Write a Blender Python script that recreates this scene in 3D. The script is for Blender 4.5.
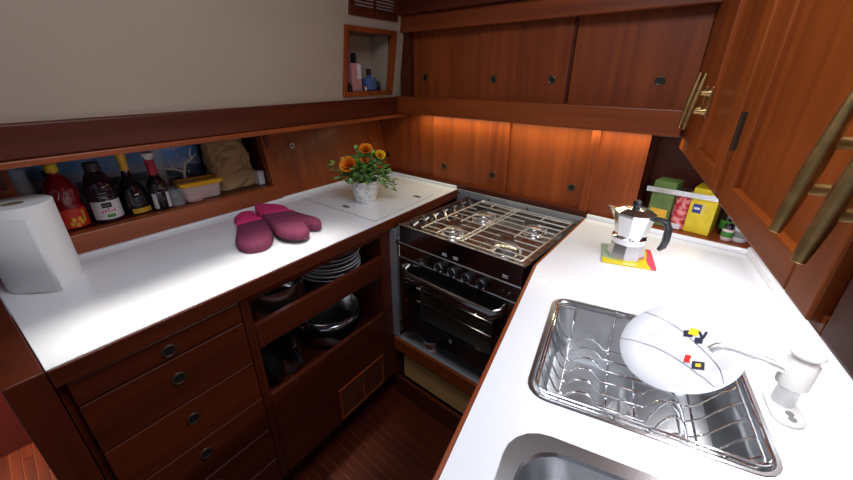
import bpy, bmesh, math, random
from mathutils import Vector, Matrix
random.seed(7)
PI = math.pi
for o in list(bpy.data.objects): bpy.data.objects.remove(o)
sc = bpy.context.scene
C = sc.collection

# ------------------------------------------------------------------ camera
cam_d = bpy.data.cameras.new('camera'); cam = bpy.data.objects.new('camera', cam_d); C.objects.link(cam)
cam.location = (0, 0, 1.4)
cam.rotation_euler = (PI/2 - math.atan(165/366), 0, math.radians(40.7))
cam_d.sensor_fit = 'HORIZONTAL'; cam_d.sensor_width = 36.0; cam_d.lens = 36.0*366/853
cam_d.clip_start = 0.01; cam_d.clip_end = 100
sc.camera = cam

# ------------------------------------------------------------------ world, lights, exposure
w = bpy.data.worlds.new('world'); sc.world = w; w.use_nodes = True
w.node_tree.nodes['Background'].inputs[0].default_value = (0.72, 0.80, 1.0, 1)
w.node_tree.nodes['Background'].inputs[1].default_value = 0.22
sc.view_settings.view_transform = 'Standard'; sc.view_settings.look = 'None'
sc.view_settings.gamma = 1.0; sc.view_settings.use_curve_mapping = False
sc.view_settings.exposure = 0.0
def area(name, loc, sx, sy, energy, col, rot=(0,0,0), spread=180):
    d = bpy.data.lights.new(name, 'AREA'); d.shape = 'RECTANGLE'; d.size = sx; d.size_y = sy
    d.energy = energy; d.color = col; d.spread = math.radians(spread)
    o = bpy.data.objects.new(name, d); C.objects.link(o); o.location = loc; o.rotation_euler = rot
    return o
# daylight falling through the deck hatch over the galley
area('hatch_daylight', (-0.35, 0.36, 1.985), 0.66, 0.66, 10.0, (0.86, 0.92, 1.0))
# narrow area light added to lay a bright band along the port worktop edge
area('overhead_strip', (-0.965, 0.30, 1.99), 0.05, 0.74, 0.62, (1.0, 0.96, 0.86), rot=(0, 0, math.radians(5)), spread=18)
# daylight from the companionway falling on the cabin sole beyond the partition
area('companionway_daylight', (-1.75, -0.50, 0.86), 0.3, 0.3, 7, (1.0, 0.92, 0.8), spread=100)
# warm strip lamp under the mid rail
area('rail_lamp', (-0.72, 1.384, 1.2255), 1.10, 0.012, 1.6, (1.0, 0.92, 0.58))
# strip lamp under the starboard wall cabinets
ul = area('sink_lamp', (0.30*math.cos(math.radians(14.54))-0.72*math.sin(math.radians(14.54)), 0.30*math.sin(math.radians(14.54))+0.72*math.cos(math.radians(14.54)), 1.184), 0.03, 0.95, 4.0, (0.95, 0.97, 1.0), rot=(0, math.radians(12), math.radians(14.54)))

# ------------------------------------------------------------------ materials
M = {}
def mat(name):
    m = bpy.data.materials.new(name); m.use_nodes = True; M[name] = m
    return m, m.node_tree.nodes, m.node_tree.links, m.node_tree.nodes['Principled BSDF']
def plain(name, col, rough=0.5, metal=0.0, coat=0.0, bump=0.0, bscale=200, var=0.0, vscale=8, trans=0.0, emit=None):
    m, n, l, b = mat(name)
    b.inputs['Base Color'].default_value = (*col, 1); b.inputs['Roughness'].default_value = rough
    b.inputs['Metallic'].default_value = metal; b.inputs['Coat Weight'].default_value = coat
    b.inputs['Transmission Weight'].default_value = trans
    tc = n.new('ShaderNodeTexCoord')
    if var > 0:
        t = n.new('ShaderNodeTexNoise'); t.inputs['Scale'].default_value = vscale; t.inputs['Detail'].default_value = 3
        l.new(tc.outputs['Object'], t.inputs['Vector'])
        r = n.new('ShaderNodeValToRGB')
        r.color_ramp.elements[0].position = 0.3; r.color_ramp.elements[1].position = 0.7
        r.color_ramp.elements[0].color = (*[c*(1-var) for c in col], 1); r.color_ramp.elements[1].color = (*[min(1, c*(1+var)) for c in col], 1)
        l.new(t.outputs['Fac'], r.inputs['Fac']); l.new(r.outputs['Color'], b.inputs['Base Color'])
    if bump > 0:
        t2 = n.new('ShaderNodeTexNoise'); t2.inputs['Scale'].default_value = bscale
        l.new(tc.outputs['Object'], t2.inputs['Vector'])
        bp = n.new('ShaderNodeBump'); bp.inputs['Strength'].default_value = bump; bp.inputs['Distance'].default_value = 0.002
        l.new(t2.outputs['Fac'], bp.inputs['Height']); l.new(bp.outputs['Normal'], b.inputs['Normal'])
    return m
def wood(name, axis, c0, c1, rough=0.42, coat=0.10):
    m, n, l, b = mat(name)
    tc = n.new('ShaderNodeTexCoord'); mp = n.new('ShaderNodeMapping')
    s = [26, 26, 26]; s['xyz'.index(axis)] = 1.3
    mp.inputs['Scale'].default_value = s
    oi = n.new('ShaderNodeObjectInfo'); va = n.new('ShaderNodeVectorMath'); va.operation = 'ADD'
    mul = n.new('ShaderNodeMath'); mul.operation = 'MULTIPLY'; mul.inputs[1].default_value = 37.0
    l.new(oi.outputs['Random'], mul.inputs[0])
    l.new(tc.outputs['Object'], mp.inputs['Vector']); l.new(mp.outputs['Vector'], va.inputs[0]); l.new(mul.outputs[0], va.inputs[1])
    t = n.new('ShaderNodeTexNoise'); t.inputs['Scale'].default_value = 1.0; t.inputs['Detail'].default_value = 6; t.inputs['Roughness'].default_value = 0.62
    t.inputs['Distortion'].default_value = 0.5
    l.new(va.outputs[0], t.inputs['Vector'])
    t2 = n.new('ShaderNodeTexNoise'); t2.inputs['Scale'].default_value = 0.16; t2.inputs['Detail'].default_value = 2
    l.new(va.outputs[0], t2.inputs['Vector'])
    ad = n.new('ShaderNodeMath'); ad.operation = 'ADD'
    m2 = n.new('ShaderNodeMath'); m2.operation = 'MULTIPLY'; m2.inputs[1].default_value = 0.5
    l.new(t2.outputs['Fac'], m2.inputs[0]); l.new(t.outputs['Fac'], ad.inputs[0]); l.new(m2.outputs[0], ad.inputs[1])
    r = n.new('ShaderNodeValToRGB')
    r.color_ramp.elements[0].position = 0.50; r.color_ramp.elements[1].position = 1.0
    r.color_ramp.elements[0].color = (*c0, 1); r.color_ramp.elements[1].color = (*c1, 1)
    l.new(ad.outputs[0], r.inputs['Fac']); l.new(r.outputs['Color'], b.inputs['Base Color'])
    b.inputs['Roughness'].default_value = rough; b.inputs['Specular IOR Level'].default_value = 0.32; b.inputs['Coat Weight'].default_value = coat; b.inputs['Coat Roughness'].default_value = 0.2
    bp = n.new('ShaderNodeBump'); bp.inputs['Strength'].default_value = 0.06; bp.inputs['Distance'].default_value = 0.002
    l.new(t.outputs['Fac'], bp.inputs['Height']); l.new(bp.outputs['Normal'], b.inputs['Normal'])
    return m
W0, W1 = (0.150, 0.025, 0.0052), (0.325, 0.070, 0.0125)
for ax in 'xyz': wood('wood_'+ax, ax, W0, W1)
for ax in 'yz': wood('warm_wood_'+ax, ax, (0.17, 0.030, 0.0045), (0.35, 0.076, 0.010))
W2, W3 = (0.045, 0.0065, 0.002), (0.105, 0.017, 0.004)  # mahogany darkened further, with the port fronts' low light put into the colour
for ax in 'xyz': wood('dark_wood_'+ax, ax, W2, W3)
wood('sole_wood', 'x', (0.040, 0.006, 0.0022), (0.10, 0.016, 0.004), rough=0.35, coat=0.15)
wood('pine', 'x', (0.50, 0.27, 0.09), (0.70, 0.42, 0.16), rough=0.55, coat=0)
plain('seam', (0.20, 0.045, 0.012), 0.5)
plain('white_laminate', (0.82, 0.82, 0.86), 0.22, coat=0.3)
plain('hull_white', (0.40, 0.315, 0.24), 0.6, bump=0.05, bscale=60, var=0.03, vscale=3)
plain('steel', (0.62, 0.62, 0.64), 0.25, 1.0, var=0.08, vscale=14)
plain('dark_steel', (0.40, 0.38, 0.37), 0.17, 1.0, var=0.12, vscale=9)
plain('brushed_steel', (0.42, 0.43, 0.46), 0.40, 0.55, bump=0.05, bscale=90)
plain('chrome', (0.80, 0.80, 0.82), 0.10, 1.0)
plain('sink_steel', (0.55, 0.56, 0.58), 0.30, 1.0, bump=0.04, bscale=60, var=0.08, vscale=20)
plain('satin_chrome', (0.85, 0.85, 0.86), 0.38, 1.0)
plain('alu', (0.78, 0.78, 0.78), 0.22, 1.0)
plain('brass', (0.52, 0.33, 0.13), 0.40, 1.0, var=0.25, vscale=60)
plain('old_brass', (0.12, 0.08, 0.05), 0.35, 0.8)
plain('black', (0.006, 0.006, 0.006), 0.5)
plain('black_gloss', (0.008, 0.008, 0.008), 0.12, coat=0.5)
plain('black_plastic', (0.014, 0.014, 0.018), 0.35)
plain('oven_enamel', (0.08, 0.075, 0.07), 0.3)
plain('paper', (0.82, 0.81, 0.80), 0.9, bump=0.15, bscale=120)
plain('cardboard', (0.36, 0.27, 0.18), 0.9)
plain('kraft', (0.46, 0.30, 0.15), 0.8, bump=0.3, bscale=25, var=0.1)
plain('pink_cloth', (0.62, 0.025, 0.15), 0.8, bump=0.2, bscale=300)
plain('plum_cloth', (0.19, 0.028, 0.075), 0.85, bump=0.6, bscale=170, var=0.15, vscale=90)
plain('ceramic', (0.56, 0.56, 0.61), 0.15, coat=0.5)
plain('white_plastic', (0.75, 0.74, 0.72), 0.35)
plain('grey_plastic', (0.22, 0.22, 0.23), 0.4)
plain('grey_mat', (0.28, 0.28, 0.29), 0.6, var=0.06, vscale=20)
plain('ink', (0.01, 0.01, 0.03), 0.4)
plain('line_grey', (0.10, 0.10, 0.10), 0.5)
plain('yellow', (0.78, 0.52, 0.015), 0.4)
plain('lid_yellow', (0.85, 0.45, 0.01), 0.35)
plain('red', (0.55, 0.02, 0.02), 0.3, coat=0.3)
plain('dark_red', (0.23, 0.004, 0.012), 0.15, coat=0.6)
plain('foil_red', (0.42, 0.01, 0.03), 0.3)
plain('green_box', (0.10, 0.16, 0.045), 0.5, var=0.3, vscale=30)
plain('box_yellow', (0.72, 0.54, 0.02), 0.4, var=0.12, vscale=30)
plain('blue_label', (0.02, 0.04, 0.25), 0.4)
plain('blue_bottle', (0.06, 0.12, 0.30), 0.2, coat=0.5)
plain('pink_box', (0.55, 0.25, 0.24), 0.4)
plain('tub_plastic', (0.72, 0.58, 0.58), 0.35)
plain('bottle_dark', (0.008, 0.006, 0.010), 0.08, coat=0.6)
plain('juice_dark', (0.018, 0.007, 0.016), 0.10, coat=0.6)
plain('bottle_green', (0.012, 0.03, 0.012), 0.1, coat=0.5)
plain('label_white', (0.70, 0.68, 0.70), 0.6)
plain('label_red', (0.62, 0.03, 0.015), 0.5)
plain('label_green', (0.05, 0.22, 0.03), 0.6)
plain('script_pink', (0.55, 0.15, 0.25), 0.6)
plain('gold', (0.75, 0.42, 0.04), 0.4, 0.2)
plain('leaf', (0.10, 0.24, 0.05), 0.5, var=0.5, vscale=60)
plain('leaf_pale', (0.28, 0.42, 0.10), 0.5, var=0.3, vscale=60)
plain('petal_orange', (0.90, 0.24, 0.005), 0.6, var=0.3, vscale=120)
plain('petal_yellow', (0.90, 0.50, 0.01), 0.6, var=0.2, vscale=120)
plain('soil', (0.03, 0.02, 0.012), 0.9)
plain('blue_lid', (0.012, 0.03, 0.13), 0.4)
plain('settee_red', (0.10, 0.012, 0.008), 0.4)
plain('ceiling_white', (0.62, 0.58, 0.52), 0.7)
plain('copper', (0.50, 0.28, 0.20), 0.3, 1.0)

def glassy(name, col, alpha, rough=0.03):
    m, n, l, b = mat(name)
    b.inputs['Base Color'].default_value = (*col, 1); b.inputs['Roughness'].default_value = rough; b.inputs['Alpha'].default_value = alpha
    b.inputs['Coat Weight'].default_value = 0.4
glassy('oven_glass', (0.01, 0.01, 0.01), 0.15)
glassy('clear_glass', (0.75, 0.80, 0.85), 0.25)
glassy('acrylic', (0.72, 0.74, 0.76), 0.55)

def pot_mat():
    m, n, l, b = mat('pot_embossed')
    tc = n.new('ShaderNodeTexCoord'); v = n.new('ShaderNodeTexVoronoi'); v.feature = 'DISTANCE_TO_EDGE'; v.inputs['Scale'].default_value = 48
    l.new(tc.outputs['Object'], v.inputs['Vector'])
    r = n.new('ShaderNodeValToRGB'); r.color_ramp.elements[0].position = 0.05; r.color_ramp.elements[1].position = 0.16
    r.color_ramp.elements[0].color = (0.78, 0.77, 0.76, 1); r.color_ramp.elements[1].color = (0.55, 0.54, 0.54, 1)
    l.new(v.outputs['Distance'], r.inputs['Fac']); l.new(r.outputs['Color'], b.inputs['Base Color'])
    bp = n.new('ShaderNodeBump'); bp.inputs['Strength'].default_value = 0.9; bp.inputs['Distance'].default_value = 0.004; bp.invert = True
    l.new(v.outputs['Distance'], bp.inputs['Height']); l.new(bp.outputs['Normal'], b.inputs['Normal'])
    b.inputs['Roughness'].default_value = 0.35
pot_mat()
def poster_mat():
    # printed seascape: sky over dark islands, with white flecks of spray; object z is the height on the print
    m, n, l, b = mat('seascape_print')
    tc = n.new('ShaderNodeTexCoord'); sp = n.new('ShaderNodeSeparateXYZ'); l.new(tc.outputs['Object'], sp.inputs[0])
    nz = n.new('ShaderNodeTexNoise'); nz.inputs['Scale'].default_value = 18; nz.inputs['Detail'].default_value = 4
    l.new(tc.outputs['Object'], nz.inputs['Vector'])
    ma = n.new('ShaderNodeMath'); ma.operation = 'MULTIPLY_ADD'; ma.inputs[1].default_value = 0.05
    l.new(nz.outputs['Fac'], ma.inputs[0]); l.new(sp.outputs['Z'], ma.inputs[2])
    mr = n.new('ShaderNodeMapRange'); mr.inputs[1].default_value = 0.02; mr.inputs[2].default_value = 0.25
    l.new(ma.outputs[0], mr.inputs[0])
    r = n.new('ShaderNodeValToRGB'); e = r.color_ramp.elements
    e[0].position = 0.0; e[0].color = (0.40, 0.46, 0.52, 1); e[1].position = 1.0; e[1].color = (0.05, 0.17, 0.72, 1)
    for p, c in ((0.28, (0.35, 0.40, 0.48)), (0.30, (0.05, 0.09, 0.14)), (0.44, (0.10, 0.17, 0.30)), (0.46, (0.60, 0.66, 0.88)), (0.62, (0.18, 0.46, 0.98))):
        x = e.new(p); x.color = (*c, 1)
    l.new(mr.outputs[0], r.inputs['Fac'])
    v = n.new('ShaderNodeTexVoronoi'); v.inputs['Scale'].default_value = 42; l.new(tc.outputs['Object'], v.inputs['Vector'])
    lt = n.new('ShaderNodeMath'); lt.operation = 'LESS_THAN'; lt.inputs[1].default_value = 0.20; l.new(v.outputs['Distance'], lt.inputs[0])
    n3 = n.new('ShaderNodeTexNoise'); n3.inputs['Scale'].default_value = 9; l.new(tc.outputs['Object'], n3.inputs['Vector'])
    gt = n.new('ShaderNodeMath'); gt.operation = 'GREATER_THAN'; gt.inputs[1].default_value = 0.55; l.new(n3.outputs['Fac'], gt.inputs[0])
    mm = n.new('ShaderNodeMath'); mm.operation = 'MULTIPLY'; l.new(lt.outputs[0], mm.inputs[0]); l.new(gt.outputs[0], mm.inputs[1])
    mx = n.new('ShaderNodeMixRGB'); mx.inputs[2].default_value = (0.7, 0.75, 0.8, 1)
    l.new(mm.outputs[0], mx.inputs[0]); l.new(r.outputs['Color'], mx.inputs[1]); l.new(mx.outputs[0], b.inputs['Base Color'])
    b.inputs['Roughness'].default_value = 0.3
poster_mat()
def trivet_mat():
    m, n, l, b = mat('trivet_print')
    tc = n.new('ShaderNodeTexCoord'); sp = n.new('ShaderNodeSeparateXYZ')
    nz = n.new('ShaderNodeTexNoise'); nz.inputs['Scale'].default_value = 25
    l.new(tc.outputs['Object'], nz.inputs['Vector'])
    vm = n.new('ShaderNodeVectorMath'); vm.operation = 'MULTIPLY_ADD'; vm.inputs[1].default_value = (0.025, 0.025, 0)
    l.new(nz.outputs['Color'], vm.inputs[0]); l.new(tc.outputs['Object'], vm.inputs[2]); l.new(vm.outputs[0], sp.inputs[0])
    mr = n.new('ShaderNodeMapRange'); mr.inputs[1].default_value = -0.055; mr.inputs[2].default_value = 0.085; l.new(sp.outputs['X'], mr.inputs[0])
    r = n.new('ShaderNodeValToRGB'); r.color_ramp.interpolation = 'CONSTANT'; e = r.color_ramp.elements
    e[0].position = 0; e[0].color = (0.30, 0.42, 0.30, 1); e[1].position = 0.86; e[1].color = (0.62, 0.06, 0.10, 1)
    x = e.new(0.30); x.color = (0.72, 0.55, 0.02, 1)
    l.new(mr.outputs[0], r.inputs['Fac'])
    mr2 = n.new('ShaderNodeMath'); mr2.operation = 'LESS_THAN'; mr2.inputs[1].default_value = -0.03; l.new(sp.outputs['Y'], mr2.inputs[0])
    lt = n.new('ShaderNodeMath'); lt.operation = 'LESS_THAN'; lt.inputs[1].default_value = 0.86; l.new(mr.outputs[0], lt.inputs[0])
    mm = n.new('ShaderNodeMath'); mm.operation = 'MULTIPLY'; l.new(mr2.outputs[0], mm.inputs[0]); l.new(lt.outputs[0], mm.inputs[1])
    mx = n.new('ShaderNodeMixRGB'); mx.inputs[2].default_value = (0.72, 0.55, 0.02, 1)
    l.new(mm.outputs[0], mx.inputs[0]); l.new(r.outputs['Color'], mx.inputs[1])
    l.new(mx.outputs[0], b.inputs['Base Color']); b.inputs['Roughness'].default_value = 0.35
trivet_mat()
def script_mat():
    # unreadable brush script on the juice label
    m, n, l, b = mat('fruit_jar')
    tc = n.new('ShaderNodeTexCoord'); v = n.new('ShaderNodeTexNoise'); v.inputs['Scale'].default_value = 55
    l.new(tc.outputs['Object'], v.inputs['Vector'])
    r = n.new('ShaderNodeValToRGB'); r.color_ramp.elements[0].position = 0.45; r.color_ramp.elements[1].position = 0.6
    r.color_ramp.elements[0].color = (0.45, 0.02, 0.04, 1); r.color_ramp.elements[1].color = (0.70, 0.25, 0.24, 1)
    l.new(v.outputs['Fac'], r.inputs['Fac']); l.new(r.outputs['Color'], b.inputs['Base Color']); b.inputs['Roughness'].default_value = 0.3
script_mat()

# ------------------------------------------------------------------ mesh helpers
FW, FL, FN, FR = 0.0, math.radians(5.01), math.radians(4.0), math.radians(14.54)   # frames: back wall, port run, port wall, starboard run
BASE = {}
def fw(fr, p):
    c, s = math.cos(fr), math.sin(fr)
    return (c*p[0]-s*p[1], s*p[0]+c*p[1], p[2])
def inv(fr, p):
    c, s = math.cos(fr), math.sin(fr)
    return (c*p[0]+s*p[1], -s*p[0]+c*p[1], p[2] if len(p) > 2 else 0)
class MB:
    def __init__(s): s.v = []; s.f = []
    def add(s, vs, fs):
        k = len(s.v); s.v += [tuple(p) for p in vs]; s.f += [tuple(k+i for i in f) for f in fs]; return s
    def box(s, x0, x1, y0, y1, z0, z1):
        return s.add([(x0,y0,z0),(x1,y0,z0),(x1,y1,z0),(x0,y1,z0),(x0,y0,z1),(x1,y0,z1),(x1,y1,z1),(x0,y1,z1)],
              [(0,3,2,1),(4,5,6,7),(0,1,5,4),(1,2,6,5),(2,3,7,6),(3,0,4,7)])
    def hexa(s, b, t):      # bottom quad, top quad (both counter-clockwise seen from above)
        return s.add(list(b)+list(t), [(0,3,2,1),(4,5,6,7),(0,1,5,4),(1,2,6,5),(2,3,7,6),(3,0,4,7)])
    def prism(s, poly, z0, z1):
        n = len(poly)
        return s.add([(x,y,z0) for x,y in poly]+[(x,y,z1) for x,y in poly],
              [tuple(range(n-1,-1,-1)), tuple(range(n,2*n))]+[(i,(i+1)%n,n+(i+1)%n,n+i) for i in range(n)])
    def lathe(s, prof, c=(0,0,0), seg=20, rot=0.0, cap=True):
        k = []
        for r, z in prof:
            k += [(c[0]+r*math.cos(rot+2*PI*i/seg), c[1]+r*math.sin(rot+2*PI*i/seg), c[2]+z) for i in range(seg)]
        fs = []
        for j in range(len(prof)-1):
            for i in range(seg):
                a, b2 = j*seg+i, j*seg+(i+1)%seg
                fs.append((a, b2, b2+seg, a+seg))
        if cap:
            fs.append(tuple(range(seg-1,-1,-1))); m = (len(prof)-1)*seg; fs.append(tuple(range(m, m+seg)))
        return s.add(k, fs)
    def tube(s, pts, r, seg=8, closed=False):
        pts = [Vector(p) for p in pts]; n = len(pts)
        rs = r if isinstance(r, (list, tuple)) else [r]*n
        vs = []; up = None
        for i, p in enumerate(pts):
            a = pts[(i-1) % n] if (closed or i > 0) else p
            b2 = pts[(i+1) % n] if (closed or i < n-1) else p
            t = (b2-a).normalized()
            if up is None:
                up = Vector((0,0,1)) if abs(t.z) < 0.9 else Vector((1,0,0))
            nx = t.cross(up)
            if nx.length < 1e-5: nx = t.cross(Vector((1,0,0)) if abs(t.x) < .9 else Vector((0,1,0)))
            nx.normalize(); ny = nx.cross(t).normalized(); up = ny
            vs += [tuple(p+rs[i]*(math.cos(2*PI*k/seg)*nx+math.sin(2*PI*k/seg)*ny)) for k in range(seg)]
        fs = []
        for i in range(n if closed else n-1):
            for k in range(seg):
                a, b2 = i*seg+k, i*seg+(k+1)%seg; j = ((i+1)%n)*seg
                fs.append((a, b2, j+(k+1)%seg, j+k))
        if not closed:
            fs.append(tuple(range(seg-1,-1,-1))); fs.append(tuple(range((n-1)*seg, n*seg)))
        return s.add(vs, fs)
    def torus(s, c, R, r, axis='z', seg=20, sg=8):
        pts = []
        for i in range(seg):
            a = 2*PI*i/seg; u, v = R*math.cos(a), R*math.sin(a)
            pts.append((c[0]+u, c[1]+v, c[2]) if axis == 'z' else ((c[0]+u, c[1], c[2]+v) if axis == 'y' else (c[0], c[1]+u, c[2]+v)))
        return s.tube(pts, r, sg, True)
    def disc(s, c, R, t, axis, seg=20):      # short cylinder centred at c
        d = {'x': (1,0,0), 'y': (0,1,0), 'z': (0,0,1)}[axis]
        p = Vector(c); d = Vector(d)*t/2
        return s.tube([p-d, p+d], R, seg)
    def ball(s, c, R, seg=12, rings=8, sz=1.0):
        prof = [(max(1e-4, R*math.sin(PI*i/rings)), -R*sz*math.cos(PI*i/rings)) for i in range(rings+1)]
        return s.lathe(prof, c, seg)
    def build(s, name, m, parent=None, base=(0,0,0), fr=0.0, smooth=False, bevel=0.0, seg=2):
        if parent is not None: base = BASE[parent.name]
        me = bpy.data.meshes.new(name)
        me.from_pydata([(p[0]-base[0], p[1]-base[1], p[2]-base[2]) for p in s.v], [], s.f)
        bm = bmesh.new(); bm.from_mesh(me); bmesh.ops.recalc_face_normals(bm, faces=bm.faces); bm.to_mesh(me); bm.free()
        me.materials.append(M[m])
        o = bpy.data.objects.new(name, me); C.objects.link(o); BASE[o.name] = base
        if smooth:
            for p in me.polygons: p.use_smooth = True
            me.set_sharp_from_angle(angle=math.radians(38))
        if bevel > 0:
            b = o.modifiers.new('bevel', 'BEVEL'); b.width = bevel; b.segments = seg; b.limit_method = 'ANGLE'; b.angle_limit = math.radians(40)
        if parent is not None: o.parent = parent
        else:
            o.location = fw(fr, base); o.rotation_euler = (0, 0, fr)
        return o
def tag(o, label=None, cat=None, group=None, kind=None):
    if label: o['label'] = label
    if cat: o['category'] = cat
    if group: o['group'] = group
    if kind: o['kind'] = kind
    return o
def thing(name, label, cat, base, fr=0.0, group=None, kind=None, zero=False):
    o = bpy.data.objects.new(name, None); C.objects.link(o); o.empty_display_size = 0.02
    o.location = fw(fr, base); o.rotation_euler = (0, 0, fr)
    BASE[o.name] = (0,0,0) if zero else base
    return tag(o, label, cat, group, kind)
def at(name, label, cat, loc, rz=0.0, group=None):        # a thing at a world point, parts in its own local axes
    o = bpy.data.objects.new(name, None); C.objects.link(o); o.empty_display_size = 0.02
    o.location = loc; o.rotation_euler = (0, 0, rz); BASE[o.name] = (0,0,0)
    return tag(o, label, cat, group)
def B(*a): return MB().box(*a)
def struct(o, label): return tag(o, label, o.name.split('_')[0], None, 'structure')
def rrect(x0, x1, y0, y1, r, n=5):
    pts = []
    for cx, cy, a0 in ((x1-r,y1-r,0),(x0+r,y1-r,PI/2),(x0+r,y0+r,PI),(x1-r,y0+r,1.5*PI)):
        pts += [(cx+r*math.cos(a0+PI/2*i/n), cy+r*math.sin(a0+PI/2*i/n)) for i in range(n+1)]
    return pts
def loft(loops, capend=True):
    mb = MB(); n = len(loops[0]); vs = [p for L in loops for p in L]; fs = []
    for j in range(len(loops)-1):
        for i in range(n): fs.append((j*n+i, j*n+(i+1)%n, (j+1)*n+(i+1)%n, (j+1)*n+i))
    if capend: fs.append(tuple(range((len(loops)-1)*n, len(loops)*n)))
    return mb.add(vs, fs)
def slab_with_holes(name, m, outer, holes, z0, z1, parent, bevel=0.0):
    base = BASE[parent.name]
    cu = bpy.data.curves.new(name, 'CURVE'); cu.dimensions = '2D'; cu.fill_mode = 'BOTH'; cu.extrude = (z1-z0)/2
    for poly in [outer]+holes:
        sp = cu.splines.new('POLY'); sp.points.add(len(poly)-1); sp.use_cyclic_u = True
        for i, (x, y) in enumerate(poly): sp.points[i].co = (x-base[0], y-base[1], 0, 1)
    tmp = bpy.data.objects.new('tmp', cu); C.objects.link(tmp)
    dg = bpy.context.evaluated_depsgraph_get()
    me = bpy.data.meshes.new_from_object(tmp.evaluated_get(dg)); me.name = name
    bpy.data.objects.remove(tmp); bpy.data.curves.remove(cu)
    me.transform(Matrix.Translation((0, 0, (z0+z1)/2-base[2])))
    bm = bmesh.new(); bm.from_mesh(me); bmesh.ops.remove_doubles(bm, verts=bm.verts, dist=1e-5); bmesh.ops.recalc_face_normals(bm, faces=bm.faces); bm.to_mesh(me); bm.free()
    me.materials.clear(); me.materials.append(M[m])
    o = bpy.data.objects.new(name, me); C.objects.link(o); o.parent = parent; BASE[o.name] = base
    return o
def finger_hole(c, axis, R, parent, plain_part=None):
    # bushed finger hole: raised ring round a flat black disc painted as the hole's shade; axis is the way it faces (towards the viewer side)
    ring = MB().torus(c, R, R*0.22, axis, 20, 8).build('finger_hole', 'old_brass', parent, smooth=True)
    MB().disc(c, R*0.92, 0.003, axis).build('hole_shade_disc', 'black', ring)
    return ring

# ================================================================== STRUCTURE
# ---- cabin sole: planks with pale seams
fl = struct(B(-2.6, 0.7, -1.2, 1.46, -0.03, -0.004).build('floor', 'seam', base=(-0.6, 0.3, -0.004)), 'dark varnished plank sole with thin pale seams between planks')
y = -0.92; k = 0
while y < 1.44:
    xs = [(-2.55, -1.85 + 0.2*(k % 3)), (-1.847 + 0.2*(k % 3), 0.62)] if y < 0.1 else [(-1.10, 0.35)]
    for x0, x1 in xs: B(x0, x1, y+0.0015, y+0.032, -0.004, 0.0).build('plank', 'sole_wood', fl)
    y += 0.0335; k += 1

# ---- back bulkhead behind the sliding doors
wb = struct(MB().box(-1.95, -0.246, 1.446, 1.48, 0.0, 2.0).box(-0.246, 0.75, 1.446, 1.48, 1.215, 2.0).box(-0.246, 0.75, 1.446, 1.48, 0, 0.905)
      .build('wall_back', 'dark_wood_x', base=(-0.6, 1.446, 0)), 'varnished mahogany back bulkhead behind the sliding doors')
# recess (nook) in the back bulkhead at starboard
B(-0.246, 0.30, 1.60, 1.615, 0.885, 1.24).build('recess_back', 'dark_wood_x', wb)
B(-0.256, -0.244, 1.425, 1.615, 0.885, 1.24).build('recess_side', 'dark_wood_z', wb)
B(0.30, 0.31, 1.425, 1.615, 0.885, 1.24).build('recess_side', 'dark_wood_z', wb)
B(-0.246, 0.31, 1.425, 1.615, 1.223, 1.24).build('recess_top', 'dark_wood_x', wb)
B(-0.244, 0.30, 1.408, 1.60, 0.902, 0.916).build('recess_sill', 'wood_x', wb, bevel=0.002)

# ---- port wall below the rail: inclined panels, niche opening  (frame FN)
def wx(z, d=0.0): return -1.4155 - 0.2*(z-0.9) - d       # wall face in FN, leaning outboard
def lean(y0, y1, z0, z1, d0=0.0, d1=0.02):               # a board lying in the leaning wall, from depth d0 to d1 behind the face
    return MB().hexa([(wx(z0,d1),y0,z0),(wx(z0,d0),y0,z0),(wx(z0,d0),y1,z0),(wx(z0,d1),y1,z0)],
                     [(wx(z1,d1),y0,z1),(wx(z1,d0),y0,z1),(wx(z1,d0),y1,z1),(wx(z1,d1),y1,z1)])
NB0, NB1, NZ0, NZ1 = 0.103, 0.822, 0.970, 1.190
wl = struct(lean(0.06, 1.52, 0.0, 0.90, 0.012, 0.03).build('wall_left', 'dark_wood_y', base=(-1.43, 0.5, 0), fr=FN), 'leaning mahogany panelled port wall behind the worktop')
lean(-0.9, NB0-0.03, 0.90, 1.33).build('panel', 'wood_y', wl)
lean(NB1+0.03, 1.56, 0.90, 1.33).build('panel', 'wood_z', wl)
lean(NB0-0.03, NB1+0.03, NZ1+0.012, 1.33).build('panel', 'wood_y', wl)
# niche frame of four mouldings
fr_ = lean(NB0-0.03, NB1+0.03, 0.914, NZ0, -0.010, 0.03).build('niche_frame', 'wood_y', wl, bevel=0.003)
lean(NB0-0.03, NB1+0.03, NZ1, NZ1+0.03, -0.010, 0.03).build('moulding', 'wood_y', fr_, bevel=0.003)
lean(NB0-0.03, NB0, NZ0, NZ1, -0.010, 0.03).build('moulding', 'wood_z', fr_, bevel=0.003)
lean(NB1, NB1+0.03, NZ0, NZ1, -0.010, 0.03).build('moulding', 'wood_z', fr_, bevel=0.003)
# niche box
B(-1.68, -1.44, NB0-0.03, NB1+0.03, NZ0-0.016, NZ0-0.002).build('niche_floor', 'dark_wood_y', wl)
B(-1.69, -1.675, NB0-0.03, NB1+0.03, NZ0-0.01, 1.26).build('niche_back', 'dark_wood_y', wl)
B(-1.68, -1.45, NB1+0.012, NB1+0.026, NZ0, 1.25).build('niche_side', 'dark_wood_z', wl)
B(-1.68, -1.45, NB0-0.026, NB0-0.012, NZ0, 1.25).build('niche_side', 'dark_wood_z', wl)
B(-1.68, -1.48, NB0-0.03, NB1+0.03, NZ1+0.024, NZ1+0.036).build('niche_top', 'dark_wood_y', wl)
lk = MB().disc((wx(1.117)+0.003, 0.958, 1.117), 0.013, 0.010, 'x').build('lock', 'steel', wl, smooth=True)
MB().disc((wx(1.117)+0.008, 0.958, 1.117), 0.005, 0.004, 'x').build('keyhole', 'black', lk)

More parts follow.
